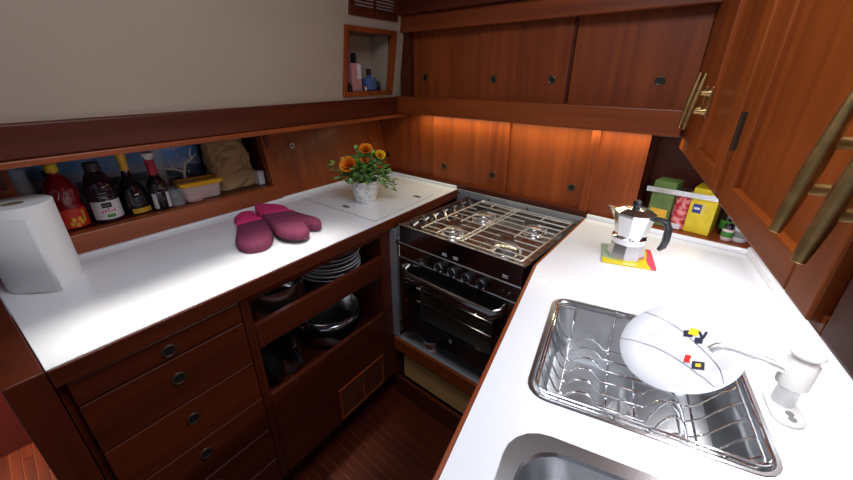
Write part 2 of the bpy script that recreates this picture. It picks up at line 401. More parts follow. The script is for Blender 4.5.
# ---- port rail (deep shelf board with rounded edge) and leaning hull lining above it (frame FL)
tl = struct(MB().box(-1.60, -1.245, -0.9, 1.545, 1.222, 1.302).build('trim_1', 'dark_wood_y', base=(-1.245, 0.5, 1.222), fr=FL, bevel=0.006, seg=3), 'broad dark mahogany rail running along the port wall')
B(-1.262, -1.240, -0.9, 1.545, 1.206, 1.222).build('rail_moulding', 'wood_y', tl, bevel=0.003)
def hx(z, d=0.0): return -1.258 + 0.16*(z-1.302) - d
def hl(b0, b1, z0, z1, d0=0.0, d1=0.02):
    return MB().hexa([(hx(z0,d1),b0,z0),(hx(z0,d0),b0,z0),(hx(z0,d0),b1,z0),(hx(z0,d1),b1,z0)],
                     [(hx(z1,d1),b0,z1),(hx(z1,d0),b0,z1),(hx(z1,d0),b1,z1),(hx(z1,d1),b1,z1)])
LB0, LB1, LZ0, LZ1 = 1.158, 1.436, 1.332, 1.562     # hull locker opening
hw = struct(MB().box(-1.62, -1.60, -0.9, 1.56, 1.28, 2.02).build('wall_hull', 'hull_white', base=(-1.26, 0.5, 1.30), fr=FL), 'cream hull lining above the port rail')
for a in ((-0.9, LB0, 1.302, 2.02), (LB1, 1.545, 1.302, 2.02), (LB0, LB1, 1.302, LZ0), (LB0, LB1, LZ1, 2.02)):
    hl(*a).build('lining', 'hull_white', hw)

# ---- overhead with the open deck hatch
hat = (-0.24, 0.34, 0.31, 0.89)
struct(MB().box(-1.9, hat[0], -1.2, 1.5, 2.0, 2.03).box(hat[1], 1.0, -1.2, 1.5, 2.0, 2.03).box(hat[0], hat[1], -1.2, hat[2], 2.0, 2.03).box(hat[0], hat[1], hat[3], 1.5, 2.0, 2.03)
   .build('ceiling', 'ceiling_white', base=(-0.4, 0.3, 2.0)), 'cream overhead with a square hatch opening')
# ---- starboard wall behind the sinks
struct(B(0.455, 0.475, -0.6, 1.36, 0.0, 2.0).build('wall_right', 'dark_wood_y', base=(0.455, 0.4, 0), fr=FR), 'mahogany starboard wall above the sink worktop')
# ---- settee front beyond the partition
struct(B(-1.98, -1.93, -1.2, 0.0, 0.0, 0.55).build('wall_saloon', 'settee_red', base=(-1.93, -0.5, 0)), 'dark red settee front beyond the worktop partition')

# ================================================================== BACK WALL JOINERY
tag(B(-1.385, -0.163, 1.372, 1.396, 1.2265, 1.305).build('trim_2', 'wood_x', base=(-0.75, 1.39, 1.2265), bevel=0.004), 'mahogany rail between the upper and lower sliding doors', 'trim', None, 'structure')
tag(B(-1.36, -0.163, 1.405, 1.446, 1.285, 1.305).build('trim_6', 'wood_x', base=(-0.75, 1.42, 1.285)), 'narrow mahogany sill under the upper sliding doors', 'trim', None, 'structure')
tag(B(-1.385, -0.14, 1.370, 1.396, 1.576, 1.640).build('trim_3', 'wood_x', base=(-0.75, 1.39, 1.576), bevel=0.003), 'glossy mahogany fascia board above the upper sliding doors', 'trim', None, 'structure')
tag(B(-1.385, -0.10, 1.340, 1.396, 1.641, 1.99).build('trim_4', 'dark_wood_x', base=(-0.75, 1.37, 1.641), bevel=0.006), 'dark mahogany board under the overhead above the fascia', 'trim', None, 'structure')
tag(B(-1.535, -0.395, 1.398, 1.446, 0.903, 0.923).build('trim_5', 'dark_wood_x', base=(-0.9, 1.42, 0.903), bevel=0.003), 'low mahogany track below the lower sliding doors', 'trim', None, 'structure')
lamp = thing('strip_lamp', 'slim warm strip lamp tucked under the mahogany rail', 'lamp', (-0.72, 1.41, 1.215))
B(-1.26, -0.18, 1.3975, 1.4155, 1.226, 1.234).build('housing', 'white_plastic', lamp)

def slider(kind, x0, x1, y0, z0, z1, holes, label, parent):
    d = B(x0, x1, y0, y0+0.010, z0, z1).build('door', kind, parent, bevel=0.0015)
    for hx_, hz in holes: finger_hole((hx_, y0-0.001, hz), 'y', 0.0125, d)
    d['label'] = label
    return d
up = thing('sliding_door_cupboard', 'upper mahogany cupboard with three sliding doors above the rail', 'cupboard', (-0.75, 1.43, 1.305), group='sliding door cupboards on the back wall')
slider('wood_z', -1.315, -0.93, 1.433, 1.30, 1.60, [(-1.238, 1.388)], 'sliding door with one finger hole', up)
slider('wood_z', -0.938, -0.556, 1.420, 1.30, 1.60, [(-0.859, 1.384), (-0.611, 1.384)], 'sliding door with two finger holes', up)
slider('wood_z', -0.56, -0.165, 1.433, 1.30, 1.60, [(-0.262, 1.383)], 'sliding door with one finger hole', up)
B(-0.556, -0.546, 1.420, 1.432, 1.30, 1.60).build('door_edge', 'dark_wood_z', up)
B(-1.372, -1.312, 1.398, 1.446, 1.30, 1.60).build('end_post', 'dark_wood_z', up, bevel=0.003)
lo = thing('sliding_door_cupboard', 'lower mahogany cupboard with three sliding doors above the stove', 'cupboard', (-0.95, 1.43, 0.923), group='sliding door cupboards on the back wall')
slider('wood_z', -1.66, -1.165, 1.433, 0.915, 1.235, [(-1.515, 0.992)], 'sliding door half hidden behind its neighbour', lo)
slider('wood_z', -1.175, -0.765, 1.420, 0.922, 1.235, [(-1.107, 0.990), (-0.831, 0.991)], 'sliding door with two finger holes', lo)
slider('wood_z', -0.772, -0.425, 1.433, 0.915, 1.235, [(-0.480, 0.996)], 'sliding door with one finger hole', lo)
B(-0.430, -0.400, 1.405, 1.446, 0.905, 1.235).build('stile', 'wood_z', lo, bevel=0.003)
B(-0.400, -0.244, 1.418, 1.446, 0.895, 1.235).build('fixed_panel', 'wood_z', lo)

# ================================================================== PORT WORKTOP
ct = thing('worktop', 'white laminate worktop along the port side with hatch and oven mitts', 'worktop', (-1.2, 0.6, 0.87), group='white galley worktops')
def fL(a, b): q = fw(FL, (a, b, 0)); return (q[0], q[1])
def fN(a, b): q = fw(FN, (a, b, 0)); return (q[0], q[1])
pA = fL(-0.878, 0.009); pD = fL(-1.428, 0.009)
slopeL = -0.0873
pB = (pA[0]+slopeL*(1.397-pA[1]), 1.397); pC = (fN(-1.417, 1.50)[0], 1.397)
MB().prism([pA, pB, pC, pD], 0.880, 0.900).build('slab', 'white_laminate', ct, bevel=0.0015)
def band(p, q, off, z0, z1):      # strip along p-q, thickness off to the right-hand side
    d = Vector((q[0]-p[0], q[1]-p[1])).normalized(); nn = Vector((d.y, -d.x))*off
    return MB().prism([(p[0],p[1]), (p[0]+nn.x,p[1]+nn.y), (q[0]+nn.x,q[1]+nn.y), (q[0],q[1])][::1], z0, z1)
band(pA, pB, 0.007, 0.858, 0.8985).build('edging', 'dark_wood_y', ct, bevel=0.002)
band(pC, pD, -0.010, 0.9, 0.916).build('upstand', 'white_laminate', ct, bevel=0.003)
band((pB[0]-0.004, pB[1]), pC, -0.010, 0.9, 0.914).build('upstand', 'white_laminate', ct, bevel=0.003)
hatch = [(-1.438, 0.825), (-0.980, 0.842), (-1.024, 1.235), (-1.478, 1.225)]
MB().prism(hatch, 0.9, 0.9004).build('hatch_seam', 'line_grey', ct)
cxh = sum(p[0] for p in hatch)/4; cyh = sum(p[1] for p in hatch)/4
lid = MB().prism([(cxh+(p[0]-cxh)*0.993, cyh+(p[1]-cyh)*0.992) for p in hatch], 0.9, 0.9012).build('hatch_lid', 'white_laminate', ct)
for (lx, ly) in ((-1.194, 0.876), (-1.062, 1.170)):
    MB().prism(rrect(lx-0.022, lx+0.022, ly-0.010, ly+0.010, 0.009), 0.9012, 0.9030).build('latch', 'grey_plastic', lid)
    MB().prism(rrect(lx-0.006, lx+0.012, ly-0.006, ly+0.006, 0.004), 0.9030, 0.9042).build('latch_key', 'steel', lid)

# partition at the near end of the port run
pt = tag(B(-1.50, -0.874, -0.049, 0.0075, 0.0, 0.9).build('partition_panel', 'dark_wood_z', base=(-1.1, -0.02, 0), fr=FL, bevel=0.003), 'thick dark mahogany partition closing the near end of the drawers', 'partition')

# ---- drawer cabinet (frame FL): face at a = -0.886
AF = -0.886
dc = thing('drawer_cabinet', 'dark mahogany base cabinet with a column of five drawers', 'cabinet', (AF, 0.2, 0), FL)
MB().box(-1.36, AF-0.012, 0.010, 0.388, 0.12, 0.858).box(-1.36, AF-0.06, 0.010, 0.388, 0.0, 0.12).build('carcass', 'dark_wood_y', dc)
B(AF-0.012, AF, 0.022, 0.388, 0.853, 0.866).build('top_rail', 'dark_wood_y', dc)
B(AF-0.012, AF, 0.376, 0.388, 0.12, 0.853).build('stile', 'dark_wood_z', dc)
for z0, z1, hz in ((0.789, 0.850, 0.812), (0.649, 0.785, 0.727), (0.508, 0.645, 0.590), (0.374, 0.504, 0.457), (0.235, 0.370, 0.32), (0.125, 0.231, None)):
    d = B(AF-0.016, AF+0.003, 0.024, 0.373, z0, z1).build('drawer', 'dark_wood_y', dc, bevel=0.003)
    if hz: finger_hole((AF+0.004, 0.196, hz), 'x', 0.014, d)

# ---- open shelf cabinet
shc = thing('shelf_cabinet', 'dark mahogany base cabinet with two open shelves and a louvred vent', 'cabinet', (AF, 0.68, 0), FL)
SB0, SB1 = 0.388, 0.985
O0, O1 = 0.402, 0.932
DEP = AF-0.40
MB().box(DEP, AF-0.015, SB0, SB0+0.010, 0.12, 0.858).box(DEP, AF-0.015, O1+0.002, SB1, 0.12, 0.858).box(DEP-0.01, DEP, SB0, SB1, 0.12, 0.858).build('carcass', 'dark_wood_y', shc)
B(DEP, AF-0.015, SB0+0.01, O1, 0.686, 0.695).build('shelf', 'dark_wood_y', shc)
B(DEP, AF-0.015, SB0+0.01, O1, 0.400, 0.410).build('shelf', 'dark_wood_y', shc)
B(AF-0.015, AF, SB0, O0, 0.12, 0.866).build('stile', 'dark_wood_z', shc, bevel=0.002)
B(AF-0.015, AF, O1, SB1, 0.12, 0.866).build('stile', 'dark_wood_z', shc, bevel=0.002)
B(AF-0.015, AF, O0, O1, 0.835, 0.866).build('rail', 'dark_wood_y', shc, bevel=0.002)
B(AF-0.015, AF+0.002, O0, O1, 0.672, 0.755).build('rail', 'dark_wood_y', shc, bevel=0.002)
B(AF-0.015, AF+0.002, O0, O1, 0.125, 0.490).build('lower_panel', 'dark_wood_y', shc, bevel=0.002)
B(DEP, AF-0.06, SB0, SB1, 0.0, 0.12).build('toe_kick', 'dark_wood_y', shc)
B(DEP, AF-0.0152, SB0+0.01, O1, 0.12, 0.13).build('bottom', 'dark_wood_y', shc)
vf = MB().box(AF+0.001, AF+0.008, 0.650, 0.900, 0.284, 0.292).box(AF+0.001, AF+0.008, 0.650, 0.900, 0.140, 0.148).box(AF+0.001, AF+0.008, 0.650, 0.658, 0.148, 0.284).box(AF+0.001, AF+0.008, 0.892, 0.900, 0.148, 0.284).box(AF+0.001, AF+0.008, 0.771, 0.779, 0.148, 0.284)
vent = vf.build('vent_frame', 'wood_y', shc, bevel=0.001)
for i in range(11):
    z = 0.154+i*0.012
    for b0, b1 in ((0.658, 0.771), (0.779, 0.892)):
        MB().hexa([(AF+0.001,b0,z),(AF+0.006,b0,z-0.004),(AF+0.006,b1,z-0.004),(AF+0.001,b1,z)], [(AF+0.001,b0,z+0.003),(AF+0.006,b0,z-0.001),(AF+0.006,b1,z-0.001),(AF+0.001,b1,z+0.003)]).build('louvre', 'dark_wood_y', vent)
# steel flashing beside the stove
tag(MB().box(-0.968, -0.934, 0.902, 0.908, 0.346, 0.857).box(-0.968, -0.958, 0.908, 1.38, 0.346, 0.857).build('steel_flashing', 'brushed_steel', base=(-0.962, 1.1, 0.33)), 'brushed steel heat shield on the cabinet side left of the stove', 'heat shield')
bs = thing('steel_splashback', 'low brushed steel splashback strip behind the stove', 'splashback', (-0.70, 1.392, 0.78))
B(-1.0, -0.395, 1.388, 1.396, 0.78, 0.901).build('strip', 'brushed_steel', bs)
for x in (-0.985, -0.82, -0.63, -0.412): MB().disc((x, 1.387, 0.885), 0.006, 0.004, 'y', 12).build('screw', 'steel', bs, smooth=True)

# ================================================================== STARBOARD WORKTOP (sinks)
cr = thing('worktop', 'white laminate worktop with two inset sinks and dish rack', 'worktop', (0.1, 0.8, 0.87), FR, group='white galley worktops')
def toR(p): q = inv(FR, (p[0], p[1], 0)); return (q[0], q[1])
bend = (-0.367, 0.915)
P1 = toR((-0.393, 1.405)); P0 = toR(bend); Pc = toR((0.110, 1.405))
uB = 0.448
front_u = P0[0]
Pback = (uB, (1.405-uB*math.sin(FR))/math.cos(FR))
outer = [(front_u, -0.35), (uB, -0.35), Pback, P1, P0]
S1 = (-0.052, 0.297, 0.495, 0.828); S2 = (-0.054, 0.290, 0.075, 0.424)
slab_with_holes('slab', 'white_laminate', outer, [rrect(*S1, 0.035), rrect(*S2, 0.055)], 0.880, 0.900, cr)
band(P0, (front_u, -0.35), 0.009, 0.855, 0.8985).build('edging', 'wood_y', cr, bevel=0.002)
band(P1, P0, 0.009, 0.855, 0.8985).build('edging', 'wood_y', cr, bevel=0.002)
band((uB, -0.35), Pback, -0.014, 0.9, 0.925).build('upstand', 'white_laminate', cr, bevel=0.004)
band(Pback, P1, -0.012, 0.9, 0.916).build('upstand', 'white_laminate', cr, bevel=0.004)
rb = thing('sink_cabinet', 'mahogany base cabinet below the sink worktop', 'cabinet', (-0.1, 0.4, 0), FR)
B(-0.112, -0.094, -0.35, 0.975, 0.10, 0.855).build('front_panel', 'wood_z', rb)
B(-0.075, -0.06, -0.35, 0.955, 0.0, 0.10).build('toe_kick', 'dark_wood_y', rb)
side = [toR((-0.372, 0.930)), toR((-0.354, 0.930)), toR((-0.380, 1.39)), toR((-0.397, 1.39))]
MB().prism(side, 0.0, 0.855).build('side_panel', 'wood_z', rb)

def sink(label, S, r, depth, extra):
    s_ = thing('sink', label, 'sink', ((S[0]+S[1])/2, (S[2]+S[3])/2, 0.9-depth), FR, group='stainless sinks in the starboard worktop')
    def rr(i, z, rad): return [(x, y, z) for x, y in rrect(S[0]+i, S[1]-i, S[2]+i, S[3]-i, rad)]
    loft([rr(-0.004, 0.9002, r+0.004), rr(-0.003, 0.9014, r+0.003), rr(0.003+extra, 0.9010, r-0.003+extra*0.6), rr(0.006+extra, 0.896, r-0.005+extra*0.6)], False).build('rim', 'steel', s_, smooth=True)
    b_ = loft([rr(0.006+extra, 0.896, r-0.005+extra*0.6), rr(0.010+extra, 0.87, r+extra*0.6), rr(0.016+extra, 0.9-depth+0.03, r+extra*0.6), rr(0.024+extra, 0.9-depth+0.008, r+0.004), rr(0.045+extra, 0.9-depth, r)], True).build('basin', 'sink_steel', s_, smooth=True)
    dr = ((S[0]+S[1])/2, (S[2]+S[3])/2)
    MB().lathe([(0.030, 0.0), (0.028, 0.003), (0.014, 0.002)], (dr[0], dr[1], 0.9-depth+0.0002), 24).build('drain', 'sink_steel', s_, smooth=True)
    return s_
sink('square stainless sink holding the wire dish rack', S1, 0.035, 0.135, 0)
sink('empty stainless sink beside the dish rack sink', S2, 0.055, 0.17, 0.016)

# ---- wire dish rack in sink 1
rk = thing('dish_rack', 'chrome wire dish rack fitted inside the sink under the plate', 'dish rack', (0.12, 0.66, 0.80), FR)
u0, u1, v0, v1 = S1[0]+0.010, S1[1]-0.010, S1[2]+0.011, S1[3]-0.010
ZT, ZF = 0.9055, 0.815
for z, i in ((ZT, 0.0), (ZT-0.012, 0.004)):
    MB().tube([(x, y, z) for x, y in rrect(u0+i, u1-i, v0+i, v1-i, 0.022, 4)], 0.0020, 8, True).build('rim_wire', 'chrome', rk, smooth=True)
def arc(ua, ub, zb, h, n=7): return [(ua+(ub-ua)*i/n, zb+h*math.sin(PI*i/n)**0.75) for i in range(n+1)]
NW = 8
for i in range(NW):
    v = v0+0.030+(v1-v0-0.060)*i/(NW-1)
    L_ = [(u0+0.002, ZT-0.012), (u0+0.012, ZT-0.045), (u0+0.032, ZF+0.008), (u0+0.045, ZF)]
    L_ += arc(0.010, 0.072, ZF, 0.020)
    L_ += [(0.110, ZF), (0.150, ZF)] + arc(0.152, 0.212, ZF, 0.068 if i < 3 else 0.030, 10)
    L_ += [(0.222, ZF), (0.240, ZF+0.015), (u1-0.02, ZT-0.03), (u1-0.003, ZT-0.012)]
    MB().tube([(a, v, z) for a, z in L_], 0.0019, 6).build('slot_wire', 'chrome', rk, smooth=True)
for a, z in ((0.0, ZF-0.004), (0.085, ZF-0.004), (0.135, ZF-0.004), (0.232, ZF-0.004)):
    MB().tube([(a, v0, ZT-0.004), (a, v0+0.012, z+0.03), (a, v0+0.026, z), (a, v1-0.026, z), (a, v1-0.012, z+0.03), (a, v1, ZT-0.004)], 0.0022, 6).build('cross_wire', 'chrome', rk, smooth=True)

# ---- plate: wide flat rim, lines and small flags
pl = at('dinner_plate', 'white dinner plate with signal flag motif leaning on the dish rack', 'plate', (0.003, 0.743, 0.925))
e1 = Vector((0.679, 0.540, 0.497)).normalized(); e2 = Vector((-0.662, 0.743, 0.098)); e2 = (e2-e1*e1.dot(e2)).normalized(); e3 = e1.cross(e2)
pl.rotation_euler = Matrix((e1, e2, e3)).transposed().to_euler()
PD = -0.0145     # the rim plane is the local origin
PP = [(0, 0.0052), (0.058, 0.0055), (0.066, 0.0080), (0.078, 0.0130), (0.101, 0.0162)]
MB().lathe([(0.001, PD), (0.046, PD), (0.062, PD+0.003), (0.080, PD+0.0095), (0.1025, PD+0.0130), (0.1035, PD+0.0150), (0.101, PD+0.0162), (0.078, PD+0.0130), (0.066, PD+0.0080), (0.058, PD+0.0055), (0.001, PD+0.0052)], (0,0,0), 56).build('dish', 'ceramic', pl, smooth=True)
def pz(r):   # upper surface height of the plate at radius r
    for (a, za), (b, zb) in zip(PP, PP[1:]):
        if r <= b: return PD+za+(zb-za)*(r-a)/(b-a)
    return PD+PP[-1][1]
def strip_on_plate(ctrl, wd, name):
    pts = []
    for k in range(len(ctrl)-1):
        p0, p1, p2, p3 = [Vector(ctrl[min(max(k+d, 0), len(ctrl)-1)]) for d in (-1, 0, 1, 2)]
        for q in range(8):
            t = q/8; pts.append(0.5*((2*p1)+(p2-p0)*t+(2*p0-5*p1+4*p2-p3)*t*t+(3*p1-p0-3*p2+p3)*t**3))
    pts.append(Vector(ctrl[-1])); vs = []
    for i, c in enumerate(pts):
        d = pts[min(i+1, len(pts)-1)]-pts[max(i-1, 0)]; q = Vector((-d.y, d.x)).normalized()
        for s_ in (-wd/2, wd/2):
            e = c+q*s_; vs.append((e.x, e.y, pz(e.length)+0.0008))
    MB().add(vs, [(2*i, 2*i+1, 2*i+3, 2*i+2) for i in range(len(pts)-1)]).build(name, 'line_grey', pl)
strip_on_plate([(-0.012,0.1005), (0.0187,0.053), (0.0299,-0.0155), (0.0301,-0.0629), (0.0155,-0.0995)], 0.0011, 'line_motif')
strip_on_plate([(-0.0828,0.0575), (-0.0409,0.0251), (-0.0107,-0.0374), (0.0015,-0.1005)], 0.0011, 'line_motif')
def flag(x, y, sx, sy, rot, m, lift=0.0, nm='flag_motif'):
    sx *= 1.35; sy *= 1.35
    z = pz(math.hypot(x, y))+0.0008+lift; c, s2 = math.cos(rot), math.sin(rot)
    pts = [(x+c*a-s2*b, y+s2*a+c*b) for a, b in ((-sx,-sy),(sx,-sy),(sx,sy),(-sx,sy))]
    return MB().prism(pts, z-0.0003, z+0.0003).build(nm, m, pl)
RT = math.radians(-35)
flag(0.0300, 0.0215, 0.0055, 0.0055, RT, 'ink'); flag(0.0405, 0.0205, 0.0058, 0.0060, RT-.3, 'lid_yellow')
flag(0.0335, 0.0015, 0.0022, 0.0050, RT, 'ink'); flag(0.0385, -0.0015, 0.0022, 0.0050, RT, 'ink'); flag(0.0360, 0.0, 0.0050, 0.0010, RT, 'ink')
flag(0.0460, 0.0085, 0.0016, 0.0070, RT+.35, 'ink'); flag(0.0505, 0.0055, 0.0016, 0.0070, RT-.35, 'ink'); flag(0.0480, 0.0060, 0.0030, 0.0010, RT, 'ink')
flag(-0.0020, -0.0270, 0.0070, 0.0060, RT, 'label_white'); flag(0.0010, -0.0245, 0.0035, 0.0032, RT, 'red', 0.0003); flag(-0.0045, -0.0300, 0.0035, 0.0032, RT, 'red', 0.0003)
flag(0.0055, -0.0465, 0.0070, 0.0060, RT, 'ink'); flag(0.0055, -0.0465, 0.0030, 0.0026, RT, 'lid_yellow', 0.0004)

# ---- pump tap
tp = thing('pump_tap', 'white hand pump tap with chrome spout beside the dish rack', 'tap', (0.332, 0.650, 0.9), FR)
MB().prism(rrect(0.311, 0.353, 0.605, 0.690, 0.020, 8), 0.9003, 0.909).build('base_plate', 'white_plastic', tp, smooth=True, bevel=0.003)
for dv in (-0.022, -0.034): MB().disc((0.334, 0.650+dv, 0.9096), 0.0055, 0.0016, 'z', 14).build('screw_cap', 'grey_plastic', tp)
MB().lathe([(0.015, 0.9085), (0.015, 0.955)], (0.332, 0.655, 0), 20).build('clear_stem', 'acrylic', tp, smooth=True)
MB().lathe([(0.016, 0.946), (0.021, 0.948), (0.021, 0.992), (0.018, 0.996), (0.009, 0.997), (0.008, 1.006)], (0.332, 0.655, 0), 28).build('pump_body', 'white_plastic', tp, smooth=True)
MB().lathe([(0.006, 1.004), (0.020, 1.006), (0.022, 1.010), (0.021, 1.014), (0.012, 1.0155)], (0.332, 0.655, 0), 28).build('plunger_button', 'white_plastic', tp, smooth=True)
MB().tube([(0.315, 0.654, 0.972), (0.285, 0.655, 0.980), (0.252, 0.658, 0.985), (0.236, 0.660, 0.984), (0.226, 0.660, 0.979), (0.219, 0.659, 0.970)], [0.008, 0.0065, 0.0065, 0.0065, 0.0068, 0.007], 12).build('spout', 'satin_chrome', tp, smooth=True)

# ---- moka pot on its printed trivet
tv = at('pot_trivet', 'printed square trivet in green yellow and red under the coffee maker', 'trivet', (-0.185, 1.140, 0.9005), math.radians(18))
MB().prism(rrect(-0.070, 0.070, -0.068, 0.068, 0.004), 0, 0.006).build('tile', 'trivet_print', tv, bevel=0.001)
mk = at('moka_pot', 'octagonal aluminium stovetop coffee maker with black handle', 'coffee maker', (-0.190, 1.135, 0.9065), math.radians(-14))
def octa(prof, m, nm, parent=mk, smooth=False): return MB().lathe(prof, (0,0,0), 8, PI/8).build(nm, m, parent, smooth=smooth, bevel=0.0012)
octa([(0.050, 0.0), (0.051, 0.004), (0.043, 0.046), (0.046, 0.050)], 'alu', 'boiler')
MB().lathe([(0.046, 0.048), (0.047, 0.052), (0.047, 0.064), (0.041, 0.068)], (0,0,0), 32).build('collar', 'chrome', mk, smooth=True)
octa([(0.039, 0.066), (0.042, 0.070), (0.054, 0.132), (0.054, 0.135)], 'alu', 'jug')
octa([(0.055, 0.1345), (0.055, 0.138), (0.030, 0.150), (0.010, 0.153)], 'alu', 'lid')
MB().lathe([(0.007, 0.152), (0.011, 0.158), (0.012, 0.166), (0.009, 0.171)], (0,0,0), 12).build('lid_knob', 'black_plastic', mk, smooth=True)
MB().add([(-0.044,-0.018,0.134),(-0.044,0.018,0.134),(-0.082,0,0.137),(-0.043,0,0.088)], [(0,1,2),(0,2,3),(1,3,2),(0,3,1)]).build('spout', 'alu', mk)
hd = MB().tube([(0.050,0,0.131), (0.070,0,0.134), (0.086,0,0.131), (0.094,0,0.115), (0.095,0,0.085), (0.092,0,0.064), (0.084,0,0.052)], [0.007,0.0075,0.009,0.0095,0.0095,0.009,0.006], 10)
hd.v = [(x, y*1.25, z) for x, y, z in hd.v]
hd.build('handle', 'black_plastic', mk, smooth=True)

# ================================================================== STOVE (back-wall frame)
st = thing('gimballed_stove', 'stainless gimballed galley stove with four burners and oven', 'stove', (-0.66, 1.14, 0.36))
X0, X1, YF, YB = -0.915, -0.402, 0.912, 1.372
ZH = 0.888
# carcass: sides, back, bottom around the oven
MB().box(X0, X0+0.012, YF+0.02, YB, 0.40, 0.852).box(X1-0.012, X1, YF+0.02, YB, 0.40, 0.852).box(X0, X1, YB-0.012, YB, 0.40, 0.852).box(X0, X1, YF+0.02, YB, 0.40, 0.412).build('carcass', 'dark_steel', st)
B(X0, X1, YF, YB, 0.838, 0.848).build('hob_plate', 'dark_steel', st, bevel=0.002)
# raised edge around the hob
MB().box(X0, X1, YF-0.006, YF, 0.812, ZH).build('front_fiddle', 'dark_steel', st, bevel=0.002)
MB().box(X0, X0+0.006, YF, YB, 0.85, ZH).build('side_fiddle', 'dark_steel', st)
MB().box(X1-0.006, X1, YF, YB, 0.85, ZH-0.01).build('side_fiddle', 'black', st)
MB().box(X0, X1, YB-0.006, YB, 0.85, ZH-0.01).build('back_fiddle', 'dark_steel', st)
for z_ in (ZH, 0.8115, 0.7515): MB().tube([(X0, YF-0.0065, z_), (X1, YF-0.0065, z_)], 0.0022, 6).build('edge_trim', 'satin_chrome', st, smooth=True)
# control panel with knobs
cp = MB().hexa([(X0,YF-0.006,0.752),(X1+0.0,YF-0.006,0.752),(X1,YF+0.02,0.752),(X0,YF+0.02,0.752)],[(X0,YF-0.004,0.810),(X1,YF-0.004,0.810),(X1,YF+0.02,0.810),(X0,YF+0.02,0.810)]).build('control_panel', 'dark_steel', st)
for x in (-0.711, -0.653, -0.594, -0.535):
    kb = MB().disc((x, YF-0.014, 0.780), 0.0185, 0.018, 'y', 24).build('knob', 'black_plastic', st, smooth=True, bevel=0.002)
    MB().torus((x, YF-0.0235, 0.780), 0.0160, 0.0022, 'y', 24, 6).build('knob_ring', 'chrome', kb, smooth=True)
    B(x-0.0035, x+0.0035, YF-0.030, YF-0.022, 0.766, 0.794).build('knob_grip', 'black_plastic', kb, bevel=0.001)
    MB().disc((x-0.024, YF-0.0065, 0.764), 0.004, 0.002, 'y', 10).build('dot_mark', 'label_white', kb)
for x, r in ((-0.462, 0.006), (-0.440, 0.005)): MB().disc((x, YF-0.008, 0.776), r, 0.006, 'y', 12).build('igniter_button', 'black_plastic' if r > .0055 else 'steel', st, smooth=True)
for x, z in ((-0.696, 0.825), (-0.648, 0.826), (-0.457, 0.827)):
    for dz in (0, 0.007): B(x-0.011, x+0.009, YF-0.0068, YF-0.0058, z+dz, z+dz+0.0022).build('printed_mark', 'label_white', st)
    B(x-0.003, x-0.001, YF-0.0068, YF-0.0058, z, z+0.009).build('printed_mark', 'label_white', st)
# pan support grid
gr = MB().tube([(x, y, ZH-0.002) for x, y in rrect(X0+0.085, X1-0.02, YF+0.02, YB-0.02, 0.01, 3)], 0.003, 6, True).build('pan_support', 'satin_chrome', st, smooth=True)
for i in range(9):
    y = YF+0.055+i*0.0455
    if i in (2, 6): segs = [(X0+0.085, -0.79), (-0.735, -0.57), (-0.515, X1-0.02)]
    else: segs = [(X0+0.085, X1-0.02)]
    for a, b in segs: MB().tube([(a, y, ZH-0.002), (b, y, ZH-0.002)], 0.0026, 6).build('support_bar', 'satin_chrome', gr, smooth=True)
for x in (-0.648, -0.665):
    MB().tube([(x, YF+0.02, ZH-0.003), (x, YB-0.02, ZH-0.003)], 0.003, 6).build('support_bar', 'satin_chrome', gr, smooth=True)
for x in (-0.76, -0.53):
    for a, b in ((YF+0.02, 1.0), (1.085, 1.21), (1.30, YB-0.02)):
        MB().tube([(x, a, ZH-0.004), (x, b, ZH-0.004)], 0.0026, 6).build('support_bar', 'satin_chrome', gr, smooth=True)
# loops of the pot clamp along the port edge
for i in range(6):
    y = YF+0.06+i*0.062
    MB().tube([(X0+0.012+0.068*j/8, y+0.012*math.sin(PI*j/8), ZH-0.020+0.026*math.sin(PI*j/8)) for j in range(9)], 0.0075, 8).build('clamp_loop', 'dark_steel', st, smooth=True)
# burners
for x, y, r in ((-0.76, 1.040, 0.036), (-0.53, 1.035, 0.044), (-0.76, 1.255, 0.044), (-0.53, 1.255, 0.036)):
    bn = MB().lathe([(r+0.012, 0.848), (r+0.010, 0.852), (r, 0.853), (r-0.003, 0.864), (r-0.010, 0.866)], (x, y, 0), 28).build('burner', 'alu', st, smooth=True)
    MB().lathe([(r-0.006, 0.866), (r-0.004, 0.870), (r-0.008, 0.873), (0.004, 0.874)], (x, y, 0), 28).build('burner_cap', 'steel', bn, smooth=True)
    MB().tube([(x+r+0.008, y, 0.848), (x+r+0.008, y, 0.872)], 0.003, 8).build('igniter', 'white_plastic', bn)
